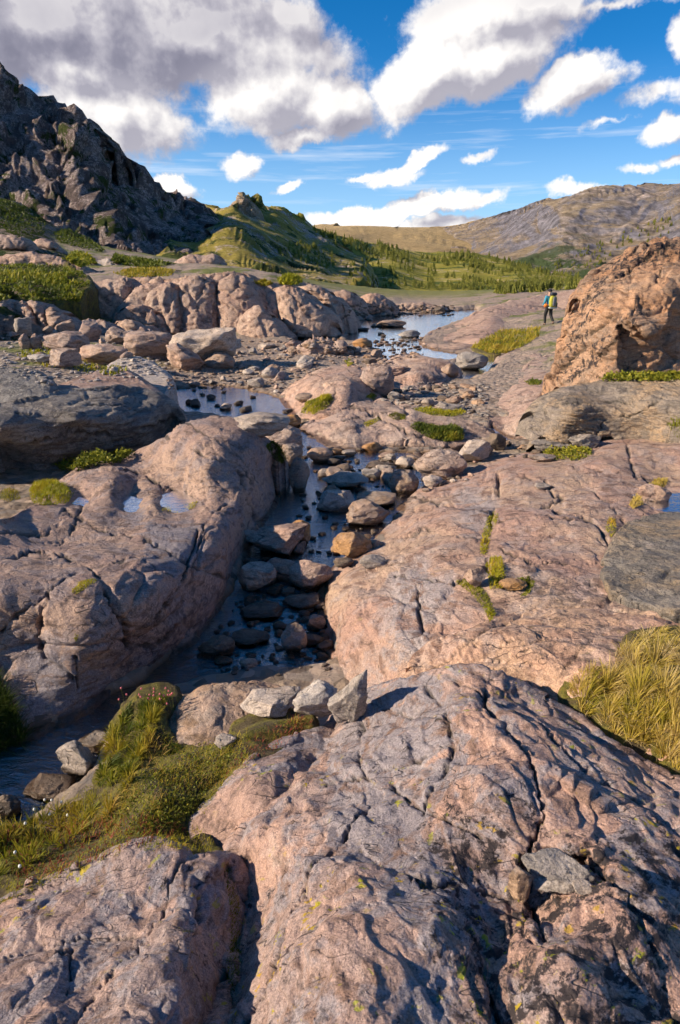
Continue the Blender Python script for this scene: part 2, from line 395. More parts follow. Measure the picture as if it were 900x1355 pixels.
def mat_ground():
    m, t, p, out = newmat('stony_ground'); pos = t.new('ShaderNodeNewGeometry').outputs['Position']
    z = t.new('ShaderNodeSeparateXYZ'); t.set(z.inputs[0], pos)
    c = t.vor(pos, 9, out='Color'); hsv = t.new('ShaderNodeSeparateColor'); t.set(hsv.inputs[0], c)
    col = t.ramp(hsv.outputs[0], [(0, (.12, .09, .07)), (.3, (.3, .22, .16)), (.6, (.2, .17, .15)), (1, (.42, .31, .24))])
    far = t.mr(z.outputs[1], 14, 24)
    big = t.noise(pos, .35, 6, .65)
    col = t.mix(far, col, t.mix(t.mr(t.noise(pos, 2.5, 6, .7), .4, .6), (.34, .25, .19), (.22, .17, .14)))
    gr = t.math('MULTIPLY', t.mr(big, .5, .58), t.mr(z.outputs[2], .15, .5))
    col = t.mix(gr, col, t.mix(t.noise(pos, 3, 4), (.05, .075, .012), (.2, .19, .035)))
    vf = t.mr(z.outputs[1], 62, 70)
    col = t.mix(vf, col, t.mix(t.noise(pos, .1, 5), (.09, .12, .02), (.24, .2, .05)))
    w = t.mr(z.outputs[2], .0, .06, 1, 0)
    col = t.mix(w, col, t.mix(1., col, (.5, .36, .22), 'MULTIPLY'))
    t.set(p.inputs['Base Color'], col); p.inputs['Roughness'].default_value = .9
    e = t.vor(pos, 9, 'SMOOTH_F1'); h = t.math('ADD', t.math('MULTIPLY', e, -1), t.math('MULTIPLY', t.noise(pos, 12, 8, .7), .7))
    t.set(p.inputs['Normal'], t.bump(h, 1, .06)); return m
M['ground'] = mat_ground()
def mat_water(name='creek_water', ripple=.6, dark=(.16, .11, .07), tint=.8):
    m, t, p, out = newmat(name); t.n.remove(p); pos = t.new('ShaderNodeNewGeometry').outputs['Position']
    st = t.mapping(pos, rot=(0, 0, R(20)), scale=(1, 2.2, 1))
    h = t.math('ADD', t.noise(st, 7, 5, .6, .6), t.math('MULTIPLY', t.noise(st, 30, 3, .6, .4), .34))
    sp = t.new('ShaderNodeSeparateXYZ'); t.set(sp.inputs[0], pos)
    calm = t.mr(sp.outputs[1], 6, 24, 1.0, .22)
    b = t.new('ShaderNodeBump'); t.set(b.inputs['Strength'], t.math('MULTIPLY', calm, .9*ripple)); b.inputs['Distance'].default_value = .05
    t.set(b.inputs['Height'], h)
    fr = t.new('ShaderNodeFresnel'); fr.inputs['IOR'].default_value = 1.5; t.set(fr.inputs['Normal'], b.outputs[0])
    gl = t.new('ShaderNodeBsdfGlossy'); gl.inputs['Roughness'].default_value = .04; t.set(gl.inputs['Normal'], b.outputs[0]); gl.inputs['Color'].default_value = (.95, .97, 1, 1)
    tr = t.new('ShaderNodeBsdfTransparent'); tr.inputs['Color'].default_value = (*dark, 1)
    ms = t.new('ShaderNodeMixShader'); t.set(ms.inputs[0], t.math('MULTIPLY_ADD', fr.outputs[0], 5.2, .02, clamp=True))
    t.l.new(tr.outputs[0], ms.inputs[1]); t.l.new(gl.outputs[0], ms.inputs[2]); t.l.new(ms.outputs[0], out.inputs[0]); return m
M['water'] = mat_water()
M['pool'] = mat_water('pool_water', .12, (.3, .22, .14))
def mat_hill(name, cols, scale, rockc=(.25, .2, .17), rocky=.5, veg=None, vegamt=.5, bumps=1., zveg=None, steep_shade=None):
    m, t, p, out = newmat(name); pos = t.new('ShaderNodeNewGeometry').outputs['Position']; k = 1/scale
    N = t.new('ShaderNodeNewGeometry').outputs['Normal']
    pw = t.vm('ADD', pos, t.vm('SCALE', t.noise(pos, 2*k, 4, color=True), sc=.35*scale))
    n1 = t.noise(pw, 1.2*k, 7, .65); n2 = t.noise(pw, 9*k, 7, .7); n3 = t.noise(pos, 45*k, 4, .7)
    col = t.ramp(n1, [(.3, cols[0]), (.5, cols[1]), (.7, cols[2])])
    rk = t.mr(t.math('ADD', t.math('MULTIPLY', n2, .7), t.math('MULTIPLY', n1, .3)), .62-.25*rocky, .68-.25*rocky)
    col = t.mix(rk, col, t.mix(t.mr(n3, .35, .65), tuple(c*.5 for c in rockc), tuple(min(1, c*1.45) for c in rockc)))
    if steep_shade:
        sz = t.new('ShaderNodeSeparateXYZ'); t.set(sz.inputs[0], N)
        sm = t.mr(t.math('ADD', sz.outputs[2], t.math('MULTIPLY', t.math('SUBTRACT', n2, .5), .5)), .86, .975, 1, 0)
        col = t.mix(sm, col, t.mix(t.mr(n3, .35, .65), tuple(c*.7 for c in steep_shade), tuple(c*1.25 for c in steep_shade)))
    if veg:
        v = t.mr(t.noise(pw, 4.2*k, 8, .75), .62-.22*vegamt, .66-.22*vegamt)
        if zveg:
            sp = t.new('ShaderNodeSeparateXYZ'); t.set(sp.inputs[0], pos); v = t.math('MULTIPLY', v, t.mr(sp.outputs[2], zveg[0], zveg[1], 1, 0))
        col = t.mix(v, col, t.mix(t.noise(pos, 30*k, 3), veg, tuple(c*2.2 for c in veg)))
    col = t.mix(.6, col, t.mix(1., col, t.ramp(n3, [(.3, .45), (.5, 1.), (.72, 1.6)]), 'MULTIPLY'))
    t.set(p.inputs['Base Color'], col); p.inputs['Roughness'].default_value = .95; p.inputs['Specular IOR Level'].default_value = .1
    h = t.math('ADD', t.math('MULTIPLY', t.noise(pw, 5*k, 10, .75), 2.), t.math('MULTIPLY', t.vor(pw, 8*k, 'F1'), .5))
    t.set(p.inputs['Normal'], t.bump(h, 1, .06*scale*bumps)); return m
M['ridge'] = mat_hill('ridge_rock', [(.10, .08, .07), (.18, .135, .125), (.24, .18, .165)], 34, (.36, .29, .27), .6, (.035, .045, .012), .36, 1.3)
M['ridge_green'] = mat_hill('ridge_meadow', [(.2, .18, .035), (.34, .27, .065), (.4, .3, .1)], 60, (.4, .32, .27), .42, (.04, .05, .014), .35, .5)
M['crag'] = mat_hill('crag_rock', [(.3, .22, .13), (.36, .27, .17), (.4, .3, .2)], 25, (.38, .3, .24), .6, (.07, .07, .02), .2, 1.)
M['midhill'] = mat_hill('mid_hill', [(.15, .17, .02), (.32, .28, .05), (.42, .33, .1)], 150, (.45, .36, .28), .28, (.05, .07, .015), .4, .4)
M['mount'] = mat_hill('far_mountain', [(.34, .25, .16), (.40, .30, .18), (.45, .33, .18)], 1300, (.36, .29, .25), .5, (.05, .07, .03), .38, .5, zveg=(20, 150), steep_shade=(.235, .22, .25))  # steep faces: grey rock colour with a cloud shadow painted into it
M['tanhill'] = mat_hill('tan_hill', [(.36, .25, .12), (.44, .31, .15), (.48, .35, .18)], 700, (.28, .21, .15), .12, (.06, .07, .03), .0, .2)
M['slope'] = mat_hill('left_slope', [(.22, .17, .13), (.3, .235, .19), (.36, .28, .23)], 9, (.28, .22, .19), .4, (.03, .045, .01), .62)
def mat_leaf(name, stops, rough=.6, attr='tint'):
    m, t, p, out = newmat(name); a = t.new('ShaderNodeAttribute', attribute_name=attr).outputs['Fac']
    oi = t.new('ShaderNodeObjectInfo').outputs['Random']
    f = t.math('ADD', a, t.math('MULTIPLY', t.math('SUBTRACT', oi, .5), .15), clamp=True)
    t.set(p.inputs['Base Color'], t.ramp(f, stops)); p.inputs['Roughness'].default_value = rough; p.inputs['Specular IOR Level'].default_value = .25
    tl = t.new('ShaderNodeBsdfTranslucent'); t.set(tl.inputs[0], t.ramp(f, stops)); ms = t.new('ShaderNodeMixShader'); ms.inputs[0].default_value = .35
    t.l.new(p.outputs[0], ms.inputs[1]); t.l.new(tl.outputs[0], ms.inputs[2]); t.l.new(ms.outputs[0], out.inputs[0]); return m
M['grass_green'] = mat_leaf('grass_green', [(0, (.03, .055, .008)), (.25, (.10, .13, .012)), (.5, (.27, .25, .018)), (.75, (.44, .32, .04)), (1, (.42, .24, .10))])
M['grass_gold'] = mat_leaf('grass_gold', [(0, (.14, .15, .015)), (.3, (.36, .29, .03)), (.6, (.52, .38, .08)), (1, (.62, .48, .25))])
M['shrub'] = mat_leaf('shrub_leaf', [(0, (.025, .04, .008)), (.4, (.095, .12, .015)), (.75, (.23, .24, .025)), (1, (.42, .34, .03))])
M['moss'] = mat_leaf('moss_leaf', [(0, (.07, .075, .008)), (.35, (.22, .23, .012)), (.7, (.42, .37, .018)), (1, (.42, .22, .02))])
M['conifer'] = mat_leaf('conifer_needles', [(0, (.04, .055, .01)), (.5, (.13, .15, .022)), (1, (.32, .3, .045))])
M['redleaf'] = mat_leaf('red_leaf', [(0, (.14, .02, .015)), (1, (.4, .1, .06))])
def plain(name, c, rough=.7, var=.3, sc=30):
    m, t, p, out = newmat(name); pos = t.new('ShaderNodeTexCoord').outputs['Object']
    n = t.noise(pos, sc, 4); t.set(p.inputs['Base Color'], t.mix(t.mr(n, .3, .7), tuple(x*(1-var) for x in c), tuple(min(1, x*(1+var)) for x in c)))
    p.inputs['Roughness'].default_value = rough; return m
def mat_soil():
    m, t, p, out = newmat('mossy_soil'); pos = t.new('ShaderNodeNewGeometry').outputs['Position']
    n = t.noise(pos, 7, 7, .7); f = t.noise(pos, 70, 4, .7)
    col = t.ramp(n, [(.3, (.045, .032, .02)), (.45, (.075, .055, .02)), (.58, (.13, .115, .014)), (.72, (.2, .085, .03))])
    col = t.mix(.7, col, t.mix(1., col, t.ramp(f, [(.3, .3), (.7, 1.9)]), 'MULTIPLY'))
    t.set(p.inputs['Base Color'], col); p.inputs['Roughness'].default_value = .95
    t.set(p.inputs['Normal'], t.bump(t.math('ADD', f, n), 1, .02)); return m
M['soil'] = mat_soil()
# ================================================================= water outlines (photo pixels on z = 0)
CREEK = [(222,517),(228,546),(300,552),(365,562),(376,600),(376,640),(350,690),(322,740),(316,770),(270,822),(228,870),(180,900),(130,930),(60,965),(20,975),(-80,1010),(-80,1120),(20,1110),(70,1070),(118,1042),(140,1000),(165,955),(205,930),(270,903),(340,893),(445,892),(450,868),(428,800),(440,752),(500,712),(525,682),(560,640),(620,612),(655,598),(640,588),(600,594),(560,602),(500,598),(450,592),(405,573),(392,552),(380,532),(340,518),(280,508)]
POND = [(452,428),(500,419),(590,412),(640,408),(622,420),(582,436),(555,450),(562,462),(600,468),(625,474),(600,478),(560,474),(530,480),(500,478),(505,468),(488,455),(455,455)]
SIDEPOND = [(608,478),(640,470),(668,462),(662,480),(645,498),(612,508),(606,492)]
NOOK = [(650,556),(668,562),(700,585),(690,592),(665,590),(648,572)]
DARKPOOL = [(376,442),(400,446),(452,440),(456,456),(430,460),(390,458)]
def world_poly(pts, z=0.): return np.array([P_at(x, y, z)[:2] for x, y in pts])
WAT = [world_poly(chaikin(p)) for p in (CREEK, POND, SIDEPOND, NOOK, DARKPOOL)]
# ---- the ground sheet: heights by azimuth and log distance
GC = [(-260,1330,.85),(-260,1000,.5),(-260,760,.75),(1080,1330,.95),(1080,1050,.8),(1080,860,.78),(1080,700,.72),(1080,600,.66),(-60,1330,.1),(200,1300,.2),(600,1340,.5),(980,1300,.6),(450,1000,.2),(700,930,.4),(980,850,.6),(230,1120,.2),(60,1150,.1),
      (500,800,.1),(700,700,.2),(980,640,.5),(560,660,.05),(700,600,.2),(900,560,.4),(0,760,.1),(200,720,.1),(100,620,.2),(-60,600,.3),(330,640,.05),
      (0,520,.6),(100,490,.55),(180,470,.45),(200,500,.25),(250,490,.15),(330,470,.15),(350,500,.06),(400,475,.2),(450,470,.1),(450,560,.08),(600,560,.06),
      (0,450,.75),(100,440,.7),(20,450,'Y24'),(60,446,'Y25'),(200,448,'Y28.5'),(260,447,'Y28'),(150,437,'Y28.5'),(100,432,'Y29'),(330,451,'Y27.5'),(250,462,.25),(180,455,.4),(0,395,'Y30'),(60,405,'Y28'),(60,385,'Y32'),(150,380,'Y36'),(0,365,'Y40'),(120,355,'Y46'),(240,352,'Y45'),(0,335,'Y52'),(150,335,'Y60'),(0,290,'Y75'),(130,322,'Y80'),(300,352,'Y48'),(400,372,'Y42'),(230,345,'Y62'),
      (500,500,.12),(560,500,.1),(620,530,.12),(560,480,.1),(680,520,.2),(720,480,.35),(640,450,.1),(700,420,'Y34'),(760,400,'Y48'),(900,470,'Y14'),(950,400,'Y24'),(620,402,'Y52'),(500,405,'Y52'),(560,398,'Y62'),(430,400,'Y44'),(700,392,'Y55'),(480,412,.06),(1000,360,'Y60')]
def azr(P): return np.stack([np.arctan2(P[..., 0], P[..., 1])*1.8, np.log(np.hypot(P[..., 0], P[..., 1])+1e-6)], -1)
_gp = np.array([P_at(*c) for c in GC]); _gt = TPS(azr(_gp), _gp[:, 2])
def ground_z(X, Y):
    r = np.hypot(X, Y); az = np.clip(np.arctan2(X, Y), R(-42), R(38))
    Q = np.stack([az*1.8, np.log(np.clip(r, .9, 75))], -1); z = _gt(Q)
    z = np.clip(z, .03, 30); z *= 1-.0*r
    P3 = np.stack([X, Y, X*0], -1)
    amp = np.clip(r/30, .25, 1.2)
    z = z+amp*(.10*fbm(P3*.9, 5)+.03*fbm(P3*4, 3))
    z = np.maximum(z, .045+.03*fbm(P3*3, 3))
    for w in WAT:
        m = (X > w[:, 0].min()-1.5) & (X < w[:, 0].max()+1.5) & (Y > w[:, 1].min()-1.5) & (Y < w[:, 1].max()+1.5)
        if not m.any(): continue
        p = np.stack([X[m], Y[m]], -1); wob = .02*np.clip(r[m]/3, 1, 6)
        pw = p+np.stack([fbm(P3[m]*3, 2), fbm(P3[m]*3+9, 2)], -1)*wob[:, None]*2
        d = poly_dist(pw, w)[0]*np.where(inside(pw, w), 1, -1); wd = .03*np.clip(r[m]/3, 1, 8)
        bed = -.11+.07*fbm(P3[m]*2.2, 4)
        k = sst(d, -wd, wd*1.5); z[m] = z[m]*(1-k)+bed*k
    # beyond the rim the basin falls away to the valley
    k = sst(r+X*.25, 66, 150); az0 = np.arctan2(X, Y)
    zl = -3-36*sst(r, 70, 360); kl = k*sst(az0, R(-16), R(-6)); z = z*(1-kl)+zl*kl
    k2 = sst(r, 300, 900); z = z*(1-k2)-70*k2
    return z
azs = np.concatenate([np.arange(-180, -44, 4.), np.arange(-44, -33, .8), np.arange(-33, 33, .17), np.arange(33, 44, .8), np.arange(44, 180.1, 4.)])
rs = [.25]
while rs[-1] < 9000: rs.append(rs[-1]*(1.0105 if rs[-1] < 90 else 1.06))
A_, R_ = np.meshgrid(np.radians(azs), np.array(rs)); X_, Y_ = R_*np.sin(A_), R_*np.cos(A_)
Z_ = ground_z(X_.ravel(), Y_.ravel()); Vg = np.stack([X_.ravel(), Y_.ravel(), Z_], -1)
ii = np.arange(len(azs)*len(rs)).reshape(len(rs), len(azs))
Fg = np.stack([ii[:-1, :-1], ii[1:, :-1], ii[1:, 1:], ii[:-1, 1:]], -1).reshape(-1, 4)[:, ::-1]
g = mk('ground', Vg, np.ascontiguousarray(Fg), M['ground'], attrs={'crack': np.zeros(len(Vg))}); g['kind'] = 'structure'
keep = (R_.ravel() < 90) & (np.abs(A_.ravel()) < R(36)); reg(Vg, Fg[keep[Fg].all(1)])
# water sheets
def sheet(name, x0, x1, y0, y1, z, mat):
    o = mk(name, [(x0, y0, z), (x1, y0, z), (x1, y1, z), (x0, y1, z)], [(0, 1, 2, 3)], mat, smooth=False); o['kind'] = 'structure'; return o
sheet('creek_water', -14, 26, 1.2, 66, 0., M['water'])
# ================================================================= far land
def bigdisp(a, s, st=(1, 1, 1), rot=0, cre=0, cw=.08, f=0, fs=2., g=0, seed=0): return dict(a=a, s=s, st=st, rot=rot, cre=cre, cw=cw, f=f, fs=fs, g=g, seed=seed)
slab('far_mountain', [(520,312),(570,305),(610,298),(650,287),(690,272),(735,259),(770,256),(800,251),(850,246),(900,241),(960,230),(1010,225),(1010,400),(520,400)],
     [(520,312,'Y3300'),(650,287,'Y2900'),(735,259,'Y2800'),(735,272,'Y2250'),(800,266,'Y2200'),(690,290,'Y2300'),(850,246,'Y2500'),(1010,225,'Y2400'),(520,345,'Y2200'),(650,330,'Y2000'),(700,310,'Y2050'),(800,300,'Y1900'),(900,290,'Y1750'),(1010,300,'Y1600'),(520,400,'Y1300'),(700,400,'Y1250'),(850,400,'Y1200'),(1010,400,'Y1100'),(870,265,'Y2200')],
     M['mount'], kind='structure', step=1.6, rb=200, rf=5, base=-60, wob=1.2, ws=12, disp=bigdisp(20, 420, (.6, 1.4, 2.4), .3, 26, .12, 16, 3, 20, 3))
slab('far_plateau', [(380,306),(410,299),(430,296),(445,299),(500,300),(560,302),(600,299),(640,290),(700,285),(760,300),(760,400),(330,400),(330,320)],
     [(330,310,'Y2600'),(430,297,'Y2800'),(500,300,'Y2900'),(600,299,'Y3300'),(700,285,'Y3600'),(760,300,'Y3600'),(430,320,'Y1800'),(560,325,'Y2200'),(700,340,'Y2500'),(330,400,'Y1000'),(560,400,'Y1200'),(760,400,'Y1400')],
     M['tanhill'], kind='structure', step=2.5, rb=200, rf=5, base=-60, wob=.4, ws=20, disp=bigdisp(10, 500, (1, 1, 1), .3, 5, .2, 14, 2, 5, 5))
mh = [(330,282),(365,272),(385,284),(410,298),(440,310),(470,317),(500,322),(530,330),(560,334),(590,333),(620,334),(650,338),(690,350),(730,362),(775,368),(830,372),(900,372),(900,440),(280,440),(280,320)]
mhc = [(330,282,'Y620'),(365,272,'Y640'),(410,298,'Y660'),(470,317,'Y760'),(530,330,'Y860'),(620,334,'Y900'),(690,350,'Y800'),(775,368,'Y680'),(900,372,'Y560'),(350,320,'Y480'),(420,335,'Y540'),(500,345,'Y640'),(600,350,'Y720'),(560,365,'Y560'),(470,370,'Y440'),(400,360,'Y360'),(330,350,'Y300'),(640,368,'Y560'),(720,378,'Y470'),(580,388,'Y380'),(480,388,'Y300'),(380,382,'Y220'),(300,370,'Y200'),(600,440,'Y180'),(300,440,'Y120'),(900,440,'Y180')]
slab('wooded_hill', mh, mhc, M['midhill'], kind='structure', step=2, rb=40, rf=2, base=-60, wob=1.6, ws=14, disp=bigdisp(4, 55, (1, 1, 1), .4, 2, .15, 6, 2, 3, 8))
# the lit knobby ridge and the long shaded cliff on the left
slab('meadow_ridge', [(225,268),(262,266),(275,275),(300,274),(310,270),(318,262),(327,264),(333,276),(352,280),(362,274),(372,277),(385,288),(402,298),(420,306),(445,320),(470,340),(470,385),(400,385),(300,385),(225,380)],
     [(225,268,'Y430'),(275,275,'Y440'),(318,264,'Y430'),(330,276,'Y450'),(365,275,'Y500'),(402,298,'Y520'),(445,320,'Y500'),(470,340,'Y470'),(230,310,'Y300'),(300,310,'Y290'),(318,290,'Y360'),(360,310,'Y360'),(400,340,'Y330'),(440,360,'Y300'),(260,350,'Y180'),(340,350,'Y200'),(400,370,'Y190'),(225,380,'Y110'),(300,385,'Y110'),(400,385,'Y130'),(470,385,'Y190')],
     M['ridge_green'], kind='structure', step=1.6, rb=30, rf=2, base=-30, wob=1.8, ws=10, disp=bigdisp(5, 38, (1, 1, 1.3), .4, 3.5, .12, 5, 3, 3, 4))
slab('knob', [(296,306),(300,288),(308,274),(317,262),(324,261),(331,270),(336,284),(346,296),(340,308),(318,312)], [(296,306,'Y405'),(317,262,'Y424'),(336,284,'Y420'),(346,300,'Y405'),(318,312,'Y395')],
     M['crag'], kind='structure', step=1.0, rb=12, rf=1, base=-30, wob=1.5, ws=6, disp=bigdisp(3, 12, (.8, .8, 1.6), .2, 2.5, .12, 2, 2, 1.5, 6))
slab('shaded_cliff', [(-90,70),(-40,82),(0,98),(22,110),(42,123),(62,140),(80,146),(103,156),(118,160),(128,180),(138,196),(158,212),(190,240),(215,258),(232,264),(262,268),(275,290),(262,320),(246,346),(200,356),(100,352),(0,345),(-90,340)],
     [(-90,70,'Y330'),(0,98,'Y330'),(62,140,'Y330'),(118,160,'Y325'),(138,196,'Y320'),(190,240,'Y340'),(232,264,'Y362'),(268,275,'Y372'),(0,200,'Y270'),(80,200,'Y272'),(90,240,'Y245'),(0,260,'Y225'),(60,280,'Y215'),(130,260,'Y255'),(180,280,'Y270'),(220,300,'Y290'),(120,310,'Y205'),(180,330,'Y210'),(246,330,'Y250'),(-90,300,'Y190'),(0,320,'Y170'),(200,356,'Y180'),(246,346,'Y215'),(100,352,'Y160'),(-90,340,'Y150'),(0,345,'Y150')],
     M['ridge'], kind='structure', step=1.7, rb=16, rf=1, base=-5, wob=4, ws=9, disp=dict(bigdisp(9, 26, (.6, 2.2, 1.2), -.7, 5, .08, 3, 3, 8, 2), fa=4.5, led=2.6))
slab('left_terrace', [(-90,225),(0,262),(30,280),(70,300),(110,320),(150,338),(200,348),(260,350),(330,358),(400,372),(440,388),(440,400),(380,405),(300,400),(200,410),(90,420),(0,425),(-90,430)],
     [(-90,225,'Y88'),(0,262,'Y85'),(70,300,'Y82'),(150,338,'Y78'),(260,350,'Y62'),(330,358,'Y58'),(440,388,'Y50'),(-90,330,'Y45'),(0,330,'Y50'),(80,345,'Y48'),(170,355,'Y50'),(250,362,'Y42'),(0,365,'Y37'),(100,375,'Y36'),(200,385,'Y38.5'),(330,385,'Y40'),(0,400,'Y28'),(100,405,'Y33'),(200,410,'Y38.5'),(380,405,'Y41'),(0,425,'Y22'),(-90,430,'Y20')],
     M['slope'], kind='structure', step=1.8, rb=6, rf=.5, base=-1, wob=4, ws=14, disp=bigdisp(.75, 4.5, (1.3, 1, .6), -.4, .5, .1, .5, 2, .22, 6))
# ================================================================= rock masses, near to far
K = dict
NEAR = K(a=.035, s=.42, st=(1.5, .9, .7), rot=.6, cre=.018, cw=.05, f=.012, fa=.04, fs=2.2, g=.013, seed=1)
slab('rock_outcrop', [(440,958),(468,930),(500,908),(550,900),(590,887),(620,879),(650,886),(700,908),(740,932),(772,952),(800,980),(850,1008),(900,1036),(1010,1090),(1010,1480),(290,1480),(297,1350),(300,1290),(312,1240),(322,1200),(314,1140),(316,1105),(345,1075),(385,1045),(405,1010),(425,980)],
     [(440,958,.4),(500,905,.55),(590,887,.85),(620,879,.92),(700,908,.88),(772,952,.82),(850,1008,.85),(1000,1090,.85),(314,1120,.55),(322,1200,.6),(300,1290,.7),(292,1450,.85),(400,1010,.45),(380,1120,.8),(380,1250,.95),(500,1060,.85),(460,1000,.62),(600,960,.9),(640,1030,1.03),(560,1180,1.03),(800,1060,.98),(900,1150,1.0),(500,1330,1.14),(720,1300,1.16),(850,1300,1.12),(1000,1300,1.0),(1000,1470,1.1),(620,1470,1.18),(715,1175,.98),(400,1400,1.08),(450,1260,1.10),(560,1240,1.10),(625,1200,.98),(640,1290,1.04),(650,1400,1.10),(700,1040,1.03),(620,1080,.98),(520,1140,.93),(800,1210,1.12)],
     M['rock_near'], 'great pink and purple lichen-spotted bedrock slab filling the bottom of the view', 'rock outcrop', step=1.6, rb=.1, rf=.08, base=-.3, disp=NEAR, wob=3,
     cracks=[([(560,905),(590,940),(600,985),(575,1040),(560,1080)], 3, .03),([(650,886),(640,930),(700,1000),(720,1080),(690,1150),(700,1190),(720,1240)], 4, .05),([(590,890),(680,930),(760,1010),(840,1060),(900,1130)], 2.5, .03),([(480,950),(470,1000),(500,1050),(440,1130),(400,1180),(370,1260),(320,1355)], 3, .035),([(600,985),(520,1010),(430,1040)], 2.5, .025),([(700,1190),(640,1180),(560,1170),(500,1150)], 3.5, .03),([(600,1180),(620,1260),(660,1355)], 4, .04),([(515,1030),(560,1075),(640,1110)], 2.5, .025),([(760,1130),(830,1190),(880,1290),(900,1355)], 3.5, .04),([(450,930),(530,940),(600,960)], 2, .02),([(350,1100),(420,1090),(470,1060)], 2, .02)],
     tone_masks=[('dk', [(560,1090),(640,1070),(720,1110),(900,1100),(1010,1100),(1010,1480),(640,1480),(600,1300),(560,1190)], 45), ('gy', [(440,960),(500,905),(590,895),(600,960),(560,1060),(600,1200),(640,1480),(560,1480),(540,1200),(450,1120),(420,1040)], 30)],
     patches=[([(690,1140),(730,1125),(800,1140),(800,1175),(760,1195),(730,1230),(700,1210)], .07, 10),([(585,895),(650,886),(770,960),(860,1050),(790,1075),(690,1000),(600,960)], -.03, 7),([(310,1150),(360,1080),(440,1010),(470,1040),(400,1150),(350,1260),(300,1350)], .035, 8),([(470,1160),(600,1180),(640,1300),(660,1480),(380,1480),(400,1300)], -.04, 9)])
slab('rock_lobe', [(258,1094),(270,1070),(300,1045),(325,1015),(350,990),(385,972),(437,962),(445,985),(420,1020),(390,1050),(350,1085),(325,1120),(318,1135),(285,1120)],
     [(258,1094,.42),(300,1045,.5),(350,990,.5),(437,962,.45),(420,1020,.5),(350,1085,.55),(318,1135,.45),(340,1040,.6),(380,1000,.58)],
     M['rock_near'], 'smooth tan rounded rock lobe between the mossy turf and the big slab', 'rock', step=1.6, rb=.08, rf=.05, base=0, disp=K(NEAR, a=.018, cre=.01, seed=2))
slab('rock_slab', [(-110,1270),(-40,1215),(0,1196),(60,1163),(120,1140),(165,1122),(205,1119),(232,1128),(243,1142),(285,1136),(308,1142),(318,1175),(322,1225),(312,1280),(298,1340),(292,1400),(290,1480),(-110,1480)],
     [(-110,1270,.5),(0,1196,.55),(120,1140,.62),(205,1119,.66),(243,1142,.68),(300,1140,.62),(320,1200,.55),(300,1330,.65),(290,1450,.75),(60,1240,.74),(180,1200,.77),(255,1190,.78),(262,1260,.86),(255,1330,.93),(120,1320,.92),(0,1350,.95),(150,1440,1.1),(-90,1440,.9)],
     M['rock_near'], 'pinkish brown slab in the bottom left corner below the turf', 'rock slab', step=1.6, rb=.07, rf=.06, base=0, disp=K(NEAR, a=.026, seed=5),
     cracks=[([(245,1142),(222,1165),(215,1200),(180,1240),(130,1300),(90,1355)], 2.5, .02),([(0,1270),(40,1260),(110,1235),(180,1225)], 2, .02),([(262,1170),(270,1200),(268,1230)], 4, .04),([(60,1280),(95,1255),(90,1310)], 2, .02)],
     patches=[([(262,1165),(300,1150),(330,1200),(310,1300),(290,1480),(255,1480),(268,1300)], .05, 9)])
slab('rock_slab', [(196,950),(214,934),(245,924),(268,908),(300,901),(335,900),(362,905),(376,914),(388,925),(384,942),(330,948),(306,955),(300,978),(262,990),(225,985),(214,965)],
     [(196,950,.12),(245,924,.2),(300,901,.24),(362,905,.2),(388,930,.2),(306,960,.28),(250,985,.25),(280,940,.33),(330,925,.3)],
     M['stone_tan'], 'low tan slab at the near end of the pool beside red-tipped plants', 'rock slab', step=1.5, rb=.05, rf=.03, base=-.2, disp=K(NEAR, a=.02, cre=.015, seed=6))
